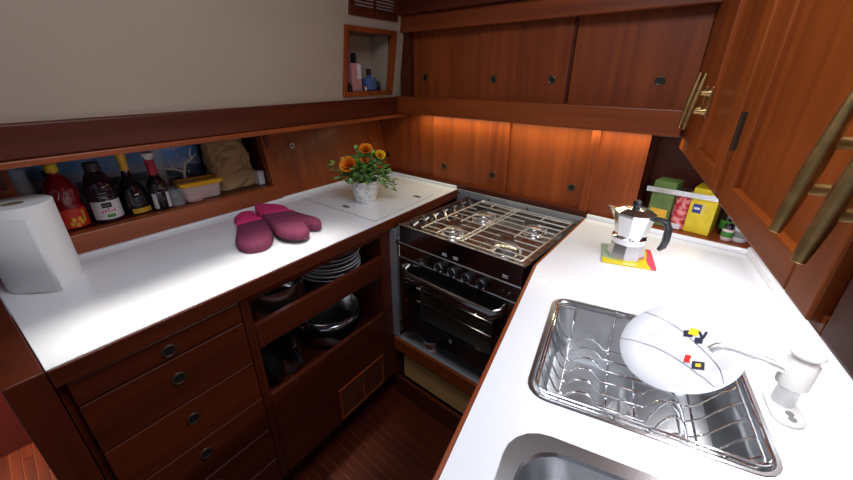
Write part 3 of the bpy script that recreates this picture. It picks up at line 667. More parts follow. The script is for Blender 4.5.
# oven cavity and door; a small point light is added inside to brighten the racks
old = bpy.data.lights.new('oven_lamp', 'POINT'); old.energy = 0.16; old.color = (1.0, 0.9, 0.75); old.shadow_soft_size = 0.02
olo = bpy.data.objects.new('oven_lamp', old); C.objects.link(olo); olo.location = (-0.66, 1.10, 0.715)
OX0, OX1, OZ0, OZ1 = -0.872, -0.440, 0.425, 0.745
cav = MB().box(OX0+0.03, OX1-0.03, 1.30, 1.305, 0.45, 0.735).box(OX0+0.025, OX0+0.03, YF+0.02, 1.30, 0.45, 0.735).box(OX1-0.03, OX1-0.025, YF+0.02, 1.30, 0.45, 0.735).box(OX0+0.03, OX1-0.03, YF+0.02, 1.30, 0.445, 0.45).box(OX0+0.03, OX1-0.03, YF+0.02, 1.30, 0.735, 0.74).build('oven_cavity', 'oven_enamel', st)
for z in (0.540, 0.600):
    rc = MB().tube([(x, y, z) for x, y in rrect(OX0+0.05, OX1-0.05, YF+0.04, 1.27, 0.01, 3)], 0.003, 6, True).build('oven_rack', 'chrome', st, smooth=True)
    for i in range(9):
        x = OX0+0.08+i*0.034
        MB().tube([(x, YF+0.04, z), (x, 1.27, z)], 0.0018, 6).build('rack_bar', 'chrome', rc, smooth=True)
    B(OX0+0.045, OX1-0.045, YF+0.034, YF+0.040, z-0.008, z+0.004).build('rack_front', 'steel', rc)
dr_ = MB().box(OX0, OX1, YF-0.010, YF+0.012, 0.700, OZ1).box(OX0, OX1, YF-0.010, YF+0.012, OZ0, 0.490).box(OX0, OX0+0.045, YF-0.010, YF+0.012, 0.490, 0.700).box(OX1-0.045, OX1, YF-0.010, YF+0.012, 0.490, 0.700).build('oven_door', 'black_gloss', st)
B(OX0+0.045, OX1-0.045, YF-0.004, YF+0.002, 0.490, 0.700).build('door_glass', 'oven_glass', dr_)
MB().disc(((OX0+OX1)/2, YF-0.0105, 0.475), 0.008, 0.002, 'y', 14).build('maker_badge', 'grey_plastic', dr_)
hp = [(OX0+0.008, YF-0.008, 0.728), (OX0+0.010, YF-0.035, 0.724), (OX0+0.030, YF-0.048, 0.718), (OX1-0.030, YF-0.048, 0.718), (OX1-0.010, YF-0.035, 0.724), (OX1-0.008, YF-0.008, 0.728)]
hb = MB().tube(hp, 0.0125, 12); hb.v = [(x, y_, 0.708+(z_-0.720)*1.5) for x, y_, z_ in hb.v]
hb.build('door_handle', 'dark_steel', dr_, smooth=True)
MB().box(X0, OX0, YF-0.004, YF+0.016, 0.40, 0.752).build('front_stile', 'dark_steel', st)
MB().box(OX1, X1, YF-0.004, YF+0.016, 0.40, 0.752).build('front_stile', 'copper', st)
# gimbal rod at the side
gb = MB().tube([(-0.922, YF-0.004, 0.44), (-0.922, YF-0.004, 0.835)], 0.004, 8).build('gimbal_rod', 'chrome', st, smooth=True)
MB().disc((-0.921, YF-0.004, 0.812), 0.011, 0.012, 'x', 16).build('gimbal_pivot', 'dark_steel', gb, smooth=True)
MB().box(-0.928, X0, YF-0.008, YF+0.004, 0.43, 0.442).build('gimbal_bracket', 'dark_steel', gb)

# ---- space under the stove
us = thing('stove_shelf', 'grey lined shelf with mahogany lip under the stove', 'shelf', (-0.68, 1.1, 0.27))
B(-0.955, -0.402, 0.905, 1.38, 0.322, 0.333).build('shelf_board', 'grey_mat', us)
B(-0.955, -0.376, 0.890, 0.905, 0.283, 0.345).build('lip', 'wood_x', us, bevel=0.002)
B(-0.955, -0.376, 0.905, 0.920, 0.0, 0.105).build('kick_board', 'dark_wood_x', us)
B(-0.972, -0.957, 0.905, 1.38, 0.0, 0.322).build('side_board', 'dark_wood_y', us)
bx = thing('wooden_crate', 'pale pine box slid under the stove shelf', 'box', (-0.68, 1.08, 0.107))
B(-0.938, -0.40, 0.930, 0.943, 0.107, 0.225).build('front_board', 'pine', bx, bevel=0.002)
B(-0.938, -0.40, 1.255, 1.268, 0.107, 0.225).build('back_board', 'pine', bx)
B(-0.938, -0.926, 0.943, 1.255, 0.107, 0.225).build('side_board', 'pine', bx)
B(-0.412, -0.40, 0.943, 1.255, 0.107, 0.225).build('side_board', 'pine', bx)
B(-0.926, -0.412, 0.943, 1.255, 0.109, 0.118).build('bottom_board', 'pine', bx)
cn = at('food_tub', 'small white tub with dark blue lid on the shelf under the oven', 'tub', (-0.792, 0.955, 0.3335))
MB().lathe([(0.030, 0.0), (0.033, 0.003), (0.036, 0.058)], (0,0,0), 24).build('tub_body', 'label_white', cn, smooth=True)
MB().lathe([(0.0345, 0.018), (0.0365, 0.045)], (0,0,0), 24, cap=False).build('tub_label', 'copper', cn, smooth=True)
MB().lathe([(0.038, 0.056), (0.039, 0.060), (0.038, 0.068), (0.034, 0.070)], (0,0,0), 24).build('lid', 'blue_lid', cn, smooth=True)

# ================================================================== UPPER STARBOARD CABINETS (frame FR)
UF = 0.206; CZ = 1.188
def cab(label, va, vb, holes=None):
    c = thing('wall_cabinet', label, 'cabinet', (UF+0.12, (va+vb)/2, CZ), FR, group='starboard wall cabinets')
    MB().box(UF+0.002, UF+0.255, va, vb, CZ, CZ+0.016).box(UF+0.235, UF+0.255, va, vb, CZ+0.016, 1.99).box(UF+0.002, UF+0.235, va, va+0.012, CZ+0.016, 1.99).box(UF+0.002, UF+0.235, vb-0.012, vb, CZ+0.016, 1.99).build('carcass', 'warm_wood_y', c)
    return c
def framed_door(c, va, vb, pa, pb, z0, z1):
    f = UF-0.016
    d = MB().box(f, UF, va, pa, z0, z1).build('door', 'warm_wood_z', c, bevel=0.003)
    MB().box(f, UF, pb, vb, z0, z1).build('stile', 'warm_wood_z', d, bevel=0.003)
    MB().box(f, UF, pa, pb, z0, z0+0.040).build('bottom_rail', 'warm_wood_y', d, bevel=0.003)
    MB().box(f, UF, pa, pb, z1-0.05, z1).build('top_rail', 'warm_wood_y', d, bevel=0.003)
    MB().box(f+0.010, UF, pa, pb, z0+0.040, z1-0.05).build('panel', 'warm_wood_z', d)
    return d
def cleat(c, v, z0, z1):
    zc = (z0+z1)/2; f = UF-0.016
    h = MB().box(f-0.004, f, v-0.012, v+0.012, zc-0.034, zc+0.034).build('handle', 'brass', c, bevel=0.0015)
    def bu(z): return f-0.029+0.015*(z-zc)/(z1-z0)
    for dz in (-0.020, 0.020): MB().tube([(f-0.002, v, zc+dz), (f-0.012, v, zc+dz), (bu(zc+dz), v, zc+dz)], [0.009, 0.0055, 0.006], 10).build('post', 'brass', h, smooth=True)
    n = 9; P = [z0+(z1-z0)*i/(n-1) for i in range(n)]
    R_ = [0.0040, 0.0050, 0.0056, 0.0060, 0.0062, 0.0058, 0.0052, 0.0045, 0.0034]
    MB().tube([(bu(z), v, z) for z in P], [1.2*q for q in R_], 12).build('bar', 'brass', h, smooth=True, bevel=0.001)
    return h
c1 = cab('mahogany wall cabinet with narrow panelled door next to the back bulkhead', 0.790, 1.345)
B(UF-0.006, UF+0.002, 1.200, 1.417, CZ, 1.99).build('face_stile', 'warm_wood_z', c1, bevel=0.002)
B(UF-0.006, UF+0.002, 0.790, 0.832, CZ, 1.99).build('face_stile', 'warm_wood_z', c1, bevel=0.002)
B(UF-0.006, UF+0.002, 0.832, 1.200, CZ, 1.204).build('face_rail', 'warm_wood_y', c1)
d1 = framed_door(c1, 0.835, 1.198, 0.885, 1.092, 1.198, 1.95)
cleat(c1, 1.172, 1.276, 1.406); cleat(c1, 1.100, 1.280, 1.404)
c2 = cab('mahogany wall cabinet with wide panelled door over the sinks', 0.394, 0.787)
B(UF-0.006, UF+0.002, 0.394, 0.787, CZ, 1.204).build('face_rail', 'warm_wood_y', c2)
d2 = framed_door(c2, 0.400, 0.784, 0.458, 0.736, 1.194, 1.95)
cleat(c2, 0.428, 1.266, 1.392)
for z in (1.315, 1.75):
    hg = B(UF-0.020, UF-0.010, 0.786, 0.795, z-0.030, z+0.030).build('hinge', 'old_brass', c2)
    MB().tube([(UF-0.019, 0.790, z-0.031), (UF-0.019, 0.790, z+0.031)], 0.004, 8).build('hinge_pin', 'old_brass', hg, smooth=True)
c3 = cab('mahogany wall cabinet with sliding door and finger hole beside the sinks', -0.30, 0.391)
sd = B(UF-0.010, UF+0.002, -0.30, 0.386, CZ+0.002, 1.95).build('door', 'dark_wood_z', c3, bevel=0.003)
finger_hole((UF-0.011, 0.338, 1.238), 'x', 0.008, sd)
cleat(c3, 0.368, 1.262, 1.388)

# ================================================================== RECESS CONTENTS
rl = thing('recess_rail', 'pale metal bar across the recess in front of the spice boxes', 'rail', (0.0, 1.424, 1.04))
B(-0.222, 0.10, 1.426, 1.431, 1.036, 1.053).build('bar', 'alu', rl)
gbx = at('tea_box', 'green tea carton behind the metal bar', 'box', (-0.168, 1.475, 0.9165), math.radians(-8))
B(-0.034, 0.034, -0.034, 0.034, 0, 0.155).build('carton', 'green_box', gbx, bevel=0.001)
B(-0.026, 0.026, -0.0348, -0.034, 0.03, 0.06).build('printed_mark', 'gold', gbx)
rj = at('fruit_tea_jar', 'clear jar of red fruit tea between the green and yellow boxes', 'jar', (-0.112, 1.462, 0.9165))
MB().lathe([(0.021, 0), (0.024, 0.003), (0.024, 0.110), (0.018, 0.118)], (0,0,0), 20).build('jar_body', 'fruit_jar', rj, smooth=True)
MB().lathe([(0.022, 0.116), (0.022, 0.134), (0.019, 0.136)], (0,0,0), 20).build('lid', 'steel', rj, smooth=True)
B(-0.014, 0.012, -0.0245, -0.022, 0.002, 0.02).build('paper_label', 'label_white', rj)
yb = at('tea_box', 'tall yellow tea carton with blue label behind the metal bar', 'box', (-0.050, 1.487, 0.9165), math.radians(-6))
B(-0.036, 0.036, -0.045, 0.045, 0, 0.150).build('carton', 'box_yellow', yb, bevel=0.001)
B(-0.026, -0.002, -0.0456, -0.045, 0.068, 0.098).build('blue_label', 'blue_label', yb)
B(-0.022, -0.006, -0.0460, -0.0456, 0.080, 0.087).build('label_mark', 'label_white', yb)
for i in range(4): B(0.003, 0.005, -0.0456, -0.045, 0.065+i*0.010, 0.071+i*0.010).build('printed_mark', 'label_white', yb)
for (x, y_, lab, bm_, lm_) in ((0.022, 1.500, 'small dark spice jar right of the yellow tea carton', 'bottle_dark', 'black_plastic'), (0.060, 1.462, 'small spice jar with white wrapper at the end of the recess', 'label_white', 'black_plastic'), (0.028, 1.444, 'low pale spice jar in front of the dark one', 'tub_plastic', 'bottle_dark')):
    j = at('spice_jar', lab, 'jar', (x, y_, 0.9165), 0, 'spice jars in the recess')
    h_ = 0.085 if y_ > 1.49 else (0.05 if y_ < 1.45 else 0.06)
    r_ = 0.022 if y_ > 1.45 else 0.016
    MB().lathe([(r_-0.002, 0), (r_, 0.003), (r_, h_-0.018), (r_-0.005, h_-0.012)], (0,0,0), 18).build('jar_body', bm_, j, smooth=True)
    MB().lathe([(r_-0.003, h_-0.012), (r_-0.003, h_), (r_-0.005, h_+0.002)], (0,0,0), 18).build('lid', lm_, j, smooth=True)
    MB().lathe([(r_+0.0005, h_*0.25), (r_+0.0005, h_*0.6)], (0,0,0), 18, cap=False).build('jar_label', 'grey_plastic' if bm_ == 'label_white' else 'label_green', j, smooth=True)

# ================================================================== PORT NICHE CONTENTS  (frame FN)
ZN = NZ0-0.0015
def npos(a, b): return fw(FN, (a, b, ZN))
po = thing('seascape_print', 'blue seascape print of sky and islands at the back of the niche', 'picture', (-1.66, 0.40, ZN), FN)
B(-1.673, -1.668, NB0-0.01, 0.66, ZN+0.001, 1.222).build('print_sheet', 'seascape_print', po)
def bottle(name, label, loc, prof, m, seg=28):
    o = at(name, label, 'bottle', loc, FN, 'bottles in the port niche')
    MB().lathe(prof, (0,0,0), seg).build('bottle_body', m, o, smooth=True)
    return o
# red syrup bottle with ribbed shoulder
b = bottle('syrup_bottle', 'red plastic syrup bottle with ribbed shoulder and yellow cap', npos(-1.515, 0.194), [(0.034,0),(0.039,0.004),(0.040,0.065),(0.036,0.078),(0.041,0.095),(0.040,0.118),(0.032,0.142),(0.018,0.160),(0.012,0.166),(0.012,0.176)], 'dark_red')
for i in range(14):
    a0 = 2*PI*i/14
    MB().tube([((0.0395-0.0001*0+(-0.0005)*k-0.0055*max(0,k-2))*math.cos(a0+0.10*k), (0.0395-0.0005*k-0.0055*max(0,k-2))*math.sin(a0+0.10*k), 0.096+0.011*k) for k in range(5)], 0.0028, 6).build('rib', 'dark_red', b, smooth=True)
MB().lathe([(0.015,0.172),(0.0155,0.176),(0.0155,0.194),(0.013,0.197)], (0,0,0), 20).build('cap', 'yellow', b, smooth=True)
def arc_label(o, R, a0, a1, z0, z1, m, nm, t=0.0008):
    n = 10; vs = []
    for i in range(n+1):
        a = a0+(a1-a0)*i/n
        vs += [((R+t)*math.cos(a), (R+t)*math.sin(a), z0), ((R+t)*math.cos(a), (R+t)*math.sin(a), z1)]
    return MB().add(vs, [(2*i, 2*i+2, 2*i+3, 2*i+1) for i in range(n)]).build(nm, m, o, smooth=True)
arc_label(b, 0.040, -0.9, 1.3, 0.006, 0.064, 'label_red', 'label_wrap')
for i, (a, z) in enumerate(((-0.3, 0.012), (0.0, 0.008), (0.3, 0.014), (0.2, 0.026), (-0.15, 0.024))): arc_label(b, 0.0408, a, a+0.22, z, z+0.012, 'gold', 'label_print')
arc_label(b, 0.0408, 0.55, 0.75, 0.020, 0.056, 'gold', 'label_print')
# dark juice bottle with white label
b = bottle('juice_bottle', 'dark purple juice bottle with white label and black cap', npos(-1.500, 0.281), [(0.033,0),(0.038,0.004),(0.038,0.072),(0.036,0.078),(0.039,0.088),(0.039,0.110),(0.036,0.126),(0.026,0.150),(0.019,0.160),(0.018,0.166)], 'juice_dark')
MB().lathe([(0.020,0.162),(0.0205,0.166),(0.0205,0.186),(0.018,0.188)], (0,0,0), 24).build('cap', 'black_plastic', b, smooth=True)
for z in (0.092, 0.100, 0.108): MB().torus((0,0,z), 0.0395, 0.0016, 'z', 28, 6).build('grip_ring', 'juice_dark', b, smooth=True)
arc_label(b, 0.038, -1.3, 1.3, 0.012, 0.070, 'label_white', 'label_wrap')
arc_label(b, 0.0388, -0.45, 0.20, 0.050, 0.066, 'black', 'label_badge')
arc_label(b, 0.0394, -0.38, 0.12, 0.055, 0.061, 'line_grey', 'label_badge')
for i in range(5): arc_label(b, 0.0388, -0.55+0.20*i, -0.43+0.20*i, 0.034+0.002*(i%2), 0.042+0.003*(i%3), 'script_pink', 'label_print')
arc_label(b, 0.0388, -0.30, 0.25, 0.018, 0.028, 'label_green', 'label_print')
# liqueur bottle, round with gold neck
b = bottle('liqueur_bottle', 'round black liqueur bottle with gold neck foil', npos(-1.520, 0.365), [(0.034,0),(0.038,0.004),(0.041,0.035),(0.041,0.060),(0.036,0.085),(0.026,0.106),(0.016,0.124),(0.012,0.140),(0.012,0.160)], 'bottle_dark')
MB().lathe([(0.0128,0.144),(0.0135,0.150),(0.0125,0.176),(0.014,0.180),(0.014,0.200),(0.011,0.203)], (0,0,0), 20).build('neck_foil', 'gold', b, smooth=True)
arc_label(b, 0.0405, -0.6, 0.9, 0.004, 0.020, 'gold', 'label_wrap')
arc_label(b, 0.0415, -0.35, 0.35, 0.036, 0.060, 'black_plastic', 'embossed_shield')
# wine bottle, red foil and white stopper
b = bottle('wine_bottle', 'small dark wine bottle with red foil and white stopper', npos(-1.492, 0.432), [(0.026,0),(0.029,0.004),(0.029,0.080),(0.026,0.096),(0.016,0.114),(0.0125,0.126),(0.0125,0.140)], 'bottle_dark')
MB().lathe([(0.0135,0.118),(0.0145,0.122),(0.0135,0.165),(0.0145,0.168),(0.0140,0.172)], (0,0,0), 20).build('neck_foil', 'foil_red', b, smooth=True)
MB().lathe([(0.012,0.170),(0.013,0.180),(0.019,0.186),(0.018,0.194),(0.010,0.197)], (0,0,0), 20).build('stopper', 'white_plastic', b, smooth=True)
arc_label(b, 0.029, -1.15, -0.62, 0.006, 0.060, 'label_white', 'label_wrap'); arc_label(b, 0.029, 0.35, 0.85, 0.006, 0.060, 'label_white', 'label_wrap')
# clear glass vase behind, glass carafe at the near end, green bottle
def glass(name, label, loc, prof, cat, m='clear_glass'):
    o = at(name, label, cat, loc, FN); MB().lathe(prof, (0,0,0), 24, cap=False).build('glass_body', m, o, smooth=True)
    MB().lathe([(prof[0][0], 0.0), (prof[0][0], 0.006)], (0,0,0), 24).build('glass_foot', m, o, smooth=True); return o
glass('glass_vase', 'tall clear glass vase behind the wine bottle', npos(-1.585, 0.470), [(0.030,0.001),(0.032,0.06),(0.030,0.12),(0.034,0.19)], 'vase')
glass('glass_tumbler', 'clear ribbed glass beside the yellow lidded tub', npos(-1.497, 0.482), [(0.024,0.001),(0.027,0.03),(0.029,0.060)], 'glass')
glass('glass_carafe', 'clear glass carafe at the near end of the niche', npos(-1.560, 0.128), [(0.026,0.001),(0.028,0.10),(0.018,0.15),(0.016,0.175),(0.020,0.185)], 'carafe')
b = bottle('oil_bottle', 'dark green bottle half hidden behind the red syrup', npos(-1.600, 0.192), [(0.030,0),(0.032,0.004),(0.032,0.08),(0.022,0.105),(0.011,0.120),(0.011,0.150),(0.013,0.152),(0.013,0.165)], 'bottle_green')
# tub with yellow lid
tb = at('lidded_tub', 'clear pink food tub with yellow lid in the niche', 'tub', npos(-1.518, 0.574), FN+math.radians(-6))
def rl_(i, z, r): return [(x, y, z) for x, y in rrect(-0.042+i, 0.042-i, -0.072+i, 0.072-i, r)]
loft([rl_(0.012, 0.001, 0.012), rl_(0.010, 0.003, 0.014), rl_(0.003, 0.052, 0.016), rl_(0.0, 0.056, 0.018)], True).add([p for p in rl_(0.012, 0.001, 0.012)], [tuple(range(23, -1, -1))]).build('tub_body', 'tub_plastic', tb, smooth=True)
loft([rl_(-0.004, 0.054, 0.02), rl_(-0.005, 0.058, 0.02), rl_(-0.005, 0.066, 0.02), rl_(-0.001, 0.070, 0.018), rl_(0.008, 0.070, 0.014), rl_(0.010, 0.067, 0.012)], True).build('lid', 'lid_yellow', tb, smooth=True)
# spare lid under the tub's edge
sl = at('pink_saucer', 'small pink plastic saucer sticking out under the lidded tub', 'saucer', npos(-1.478, 0.535), FN)
MB().lathe([(0.016,0.0005),(0.026,0.004),(0.027,0.005),(0.020,0.003)], (0,0,0), 24).build('saucer', 'pink_box', sl, smooth=True)
# little white coral ornament over the lid
co = at('white_twig_ornament', 'white branching ornament standing behind the yellow lid', 'ornament', npos(-1.590, 0.560), FN)
MB().tube([(0,0,0.0),(0,0.0,0.08),(0,0.012,0.12),(0,0.040,0.135),(0,0.060,0.150)], [0.006,0.005,0.005,0.004,0.003], 8).build('stem', 'white_plastic', co, smooth=True)
MB().tube([(0,0.040,0.135),(0,0.036,0.155),(0,0.044,0.172)], [0.004,0.0035,0.003], 8).build('branch', 'white_plastic', co, smooth=True)
MB().tube([(0,0.0,0.09),(0,-0.025,0.105),(0,-0.050,0.110),(0,-0.062,0.120)], [0.004,0.004,0.0035,0.003], 8).build('branch', 'white_plastic', co, smooth=True)
MB().tube([(0,-0.030,0.106),(0,-0.034,0.122)], [0.0035,0.003], 8).build('branch', 'white_plastic', co, smooth=True)
# crumpled paper bag
bg = at('paper_bag', 'crumpled brown paper bag at the end of the niche', 'bag', npos(-1.572, 0.734), FN+math.radians(4))
nb = 28; loops = []
rng = random.Random(3)
for j in range(11):
    t = j/10; z = 0.001+0.212*t; L_ = []
    ww = 0.086*(1-0.16*t**2); dd = 0.052*(1-0.60*t**1.6)
    for i in range(nb):
        a = 2*PI*i/nb; c, s_ = math.cos(a), math.sin(a)
        x = dd*math.copysign(abs(c)**0.45, c); y = ww*math.copysign(abs(s_)**0.45, s_)
        k = 0.0 if j == 0 else 1.0
        q = 0.009*math.sin(5*y*40+3.1*z*30)+0.006*math.sin(61*z+90*y)+rng.uniform(-0.0045, 0.0045)
        L_.append((x+k*q*math.copysign(1, c)*0.8-0.01*t, y+k*rng.uniform(-0.003,0.003)-0.012*t, z+(rng.uniform(-0.006,0.010) if j == 10 else 0)))
    loops.append(L_)
loft([loops[0]]+loops, True).build('bag_body', 'kraft', bg)
wc = at('white_carton', 'small white carton wedged beside the paper bag', 'carton', npos(-1.525, 0.8165), FN)
B(-0.025, 0.03, -0.012, 0.014, 0, 0.055).build('carton_body', 'label_white', wc, bevel=0.001)

# ================================================================== HULL LOCKER AND LOUVRE (frame FL)
lc = thing('hull_locker', 'small open locker with mahogany frame let into the hull lining', 'locker', (-1.26, 1.30, LZ0), FL)
def frame4(parent, b0, b1, z0, z1, wd, m='wood_z'):
    hl(b0-wd, b1+wd, z0-wd, z0, -0.010, 0.02).build('frame_rail', m, parent, bevel=0.002)
    hl(b0-wd, b1+wd, z1, z1+wd, -0.010, 0.02).build('frame_rail', m, parent, bevel=0.002)
    hl(b0-wd, b0, z0, z1, -0.010, 0.02).build('frame_stile', m, parent, bevel=0.002)
    hl(b1, b1+wd, z0, z1, -0.010, 0.02).build('frame_stile', m, parent, bevel=0.002)
frame4(lc, LB0+0.002, LB1-0.002, LZ0+0.002, LZ1-0.002, 0.019, 'wood_z')
B(-1.37, -1.36, LB0-0.02, LB1+0.02, LZ0-0.005, LZ1+0.02).build('locker_back', 'hull_white', lc)
B(-1.36, -1.262, LB0-0.004, LB1+0.004, LZ0-0.006, LZ0+0.001).build('locker_floor', 'dark_wood_y', lc)
B(-1.36, -1.245, LB0-0.004, LB1+0.004, LZ1-0.001, LZ1+0.006).build('locker_top', 'dark_wood_y', lc)
B(-1.36, -1.255, LB0-0.010, LB0-0.003, LZ0, LZ1).build('locker_side', 'dark_wood_z', lc)
B(-1.36, -1.255, LB1+0.003, LB1+0.010, LZ0, LZ1).build('locker_side', 'hull_white', lc)
zl = LZ0+0.0012
def lp(a, b): return fw(FL, (a, b, zl))
pb_ = at('perfume_bottle', 'tall pink perfume bottle with black cap in the hull locker', 'bottle', lp(-1.300, 1.262), FL)
B(-0.014, 0.014, -0.030, 0.030, 0.0, 0.115).build('flacon', 'pink_box', pb_, bevel=0.003)
B(-0.009, 0.009, -0.010, 0.010, 0.115, 0.155).build('cap', 'black_plastic', pb_, bevel=0.002)
B(0.014, 0.0148, 0.004, 0.026, 0.050, 0.110).build('flacon_label', 'label_white', pb_)
pb2 = at('perfume_bottle', 'squat blue perfume bottle with dark stopper in the hull locker', 'bottle', lp(-1.300, 1.352), FL)
MB().lathe([(0.028,0),(0.034,0.004),(0.036,0.030),(0.034,0.052),(0.014,0.058),(0.009,0.066)], (0,0,0), 24).build('flacon', 'blue_bottle', pb2, smooth=True)
MB().lathe([(0.009,0.066),(0.012,0.072),(0.012,0.090),(0.009,0.093)], (0,0,0), 16).build('stopper', 'black_plastic', pb2, smooth=True)
for (a, b_, h_, r_, m_, lab) in ((-1.285, 1.214, 0.035, 0.011, 'bottle_dark', 'tiny dark vial at the near side of the hull locker'), (-1.274, 1.300, 0.028, 0.010, 'alu', 'tiny silver vial between the perfume bottles'), (-1.300, 1.412, 0.042, 0.012, 'black_plastic', 'small black flask beside the blue perfume bottle')):
    o = at('cosmetic_vial', lab, 'vial', lp(a, b_), FL, 'vials in the hull locker')
    MB().lathe([(r_-0.001,0),(r_,0.002),(r_,h_*0.7),(r_*0.6,h_*0.78)], (0,0,0), 16).build('vial_body', m_, o, smooth=True)
    MB().lathe([(r_*0.6,h_*0.78),(r_*0.6,h_)], (0,0,0), 16).build('vial_cap', 'black_plastic', o, smooth=True)
lv = thing('louvre_vent', 'mahogany louvred vent panel above the hull locker', 'vent', (-1.21, 1.30, 1.61), FL)
frame4(lv, LB0+0.030, LB1-0.012, 1.640, 1.80, 0.026, 'dark_wood_z')
hl(LB0+0.03, LB1-0.012, 1.640, 1.80, -0.0005, 0.004).build('backing', 'label_white', lv)
hl(1.300, 1.309, 1.640, 1.80, -0.0085, 0.0).build('mullion', 'dark_wood_z', lv)
for i in range(14):
    z = 1.6425+i*0.0112
    for b0, b1 in ((LB0+0.030, 1.300), (1.309, LB1-0.012)):
        hl(b0, b1, z, z+0.0056, -0.0075, 0.0).build('slat', 'dark_wood_y', lv)

# ================================================================== ON THE PORT WORKTOP
# paper towel roll
tr = at('paper_towel_roll', 'white paper towel roll standing on the worktop with loose sheet', 'paper towel', (-1.326, -0.016, 0.9003), 0)
RO = 0.074
MB().add(*(lambda: (
    [(r*math.cos(2*PI*i/40), r*math.sin(2*PI*i/40), z) for r, z in ((0.022,0.0),(RO,0.0),(RO,0.212),(RO-0.002,0.214),(0.024,0.214),(0.022,0.212)) for i in range(40)],
    [(j*40+i, j*40+(i+1)%40, ((j+1)%6)*40+(i+1)%40, ((j+1)%6)*40+i) for j in range(6) for i in range(40)]))()).build('roll', 'paper', tr, smooth=True)
MB().lathe([(0.0215,0.0005),(0.0215,0.2125)], (0,0,0), 28, cap=False).build('core', 'cardboard', tr, smooth=True)
# loose end of the sheet, leaving the roll and curving away
n = 18; vs = []
for i in range(n+1):
    t = i/n; a = math.radians(-140+91*min(1, t/0.6))
    p = Vector((math.cos(a), math.sin(a)))*(RO+0.002)
    if t > 0.6:
        s_ = (t-0.6)/0.4; p += Vector((0.758, 0.652))*0.100*s_+Vector((-0.652, 0.758))*0.012*s_*s_
    vs += [(p.x, p.y, 0.002+0.004*t), (p.x, p.y, 0.199-0.003*t)]
sh_ = MB().add(vs, [(2*i, 2*i+2, 2*i+3, 2*i+1) for i in range(n)]).build('loose_sheet', 'paper', tr, smooth=True)
so = sh_.modifiers.new('thickness', 'SOLIDIFY'); so.thickness = 0.0008

# oven mitts
def mitt(label, outline, cut, z, tilt):
    c = (sum(p[0] for p in outline)/len(outline), sum(p[1] for p in outline)/len(outline))
    o = at('oven_mitt', label, 'oven mitt', (c[0], c[1], z), 0, 'pair of oven mitts')
    P = [(x-c[0], y-c[1]) for x, y in outline]
    (ax, ay), (bx_, by) = [(x-c[0], y-c[1]) for x, y in cut]
    def side(p): return (bx_-ax)*(p[1]-ay)-(by-ay)*(p[0]-ax)
    def clip(sgn):
        out = []
        for i, p in enumerate(P):
            q = P[(i+1) % len(P)]; sp, sq = side(p)*sgn, side(q)*sgn
            if sp >= 0: out.append(p)
            if sp*sq < 0:
                t = sp/(sp-sq); out.append((p[0]+(q[0]-p[0])*t, p[1]+(q[1]-p[1])*t))
        return out
    def chaikin(L):
        out = []
        for i, p in enumerate(L):
            q = L[(i+1) % len(L)]
            out += [(0.75*p[0]+0.25*q[0], 0.75*p[1]+0.25*q[1]), (0.25*p[0]+0.75*q[0], 0.25*p[1]+0.75*q[1])]
        return out
    P = chaikin(P)
    parts = [clip(1), clip(-1)]
    parts.sort(key=lambda L: -max(p[0] for p in L))
    for L, nm, m_, h in ((parts[0], 'palm', 'plum_cloth', 0.034), (parts[1], 'cuff', 'pink_cloth', 0.030)):
        Q = []
        for p in L:
            if not Q or math.hypot(p[0]-Q[-1][0], p[1]-Q[-1][1]) > 0.0025: Q.append(p)
        if math.hypot(Q[0][0]-Q[-1][0], Q[0][1]-Q[-1][1]) < 0.0025: Q.pop()
        ar = sum(Q[k][0]*Q[(k+1) % len(Q)][1]-Q[(k+1) % len(Q)][0]*Q[k][1] for k in range(len(Q)))
        if ar < 0: Q.reverse()
        nrm = []
        for k in range(len(Q)):
            a_, b_ = Vector(Q[k-1]), Vector(Q[(k+1) % len(Q)]); d_ = (b_-a_).normalized(); nrm.append((-d_.y, d_.x))
        loops = [[(p[0]+q[0]*off, p[1]+q[1]*off, z_*h/0.031) for p, q in zip(Q, nrm)] for off, z_ in ((0.006, 0.0), (0.002, 0.002), (0.0, 0.008), (0.0, 0.015), (0.002, 0.021), (0.0055, 0.0265), (0.0105, 0.0295))]
        mbl = loft(loops, False); k0 = (len(loops)-1)*len(Q); top = loops[-1]
        if len(outline) < 19 or nm == 'cuff':      # convex pieces: domed fan
            cxm = sum(p[0] for p in top)/len(top); cym = sum(p[1] for p in top)/len(top)
            mid = [(cxm+(p[0]-cxm)*0.5, cym+(p[1]-cym)*0.5, p[2]+0.0028) for p in top]
            mbl.add(top+mid+[(cxm, cym, top[0][2]+0.0035)], [(k, (k+1) % len(top), len(top)+(k+1) % len(top), len(top)+k) for k in range(len(top))]+[(len(top)+k, len(top)+(k+1) % len(top), 2*len(top)) for k in range(len(top))])
        else: mbl.f.append(tuple(range(k0, k0+len(Q))))
        ob = mbl.build(nm, m_, o, smooth=True)
        bmm = bmesh.new(); bmm.from_mesh(ob.data); bmesh.ops.remove_doubles(bmm, verts=bmm.verts, dist=0.0004); bmesh.ops.recalc_face_normals(bmm, faces=bmm.faces); bmm.to_mesh(ob.data); bmm.free()
    o.rotation_euler = tilt
    return o
m1 = [(-1.392,0.530),(-1.392,0.530),(-1.385,0.556),(-1.365,0.574),(-1.365,0.574),(-1.29,0.560),(-1.21,0.549),(-1.124,0.52),(-1.079,0.495),(-1.046,0.458),(-1.05,0.427),(-1.069,0.4),(-1.106,0.392),(-1.144,0.402),(-1.194,0.427),(-1.293,0.477),(-1.355,0.490),(-1.355,0.490)]
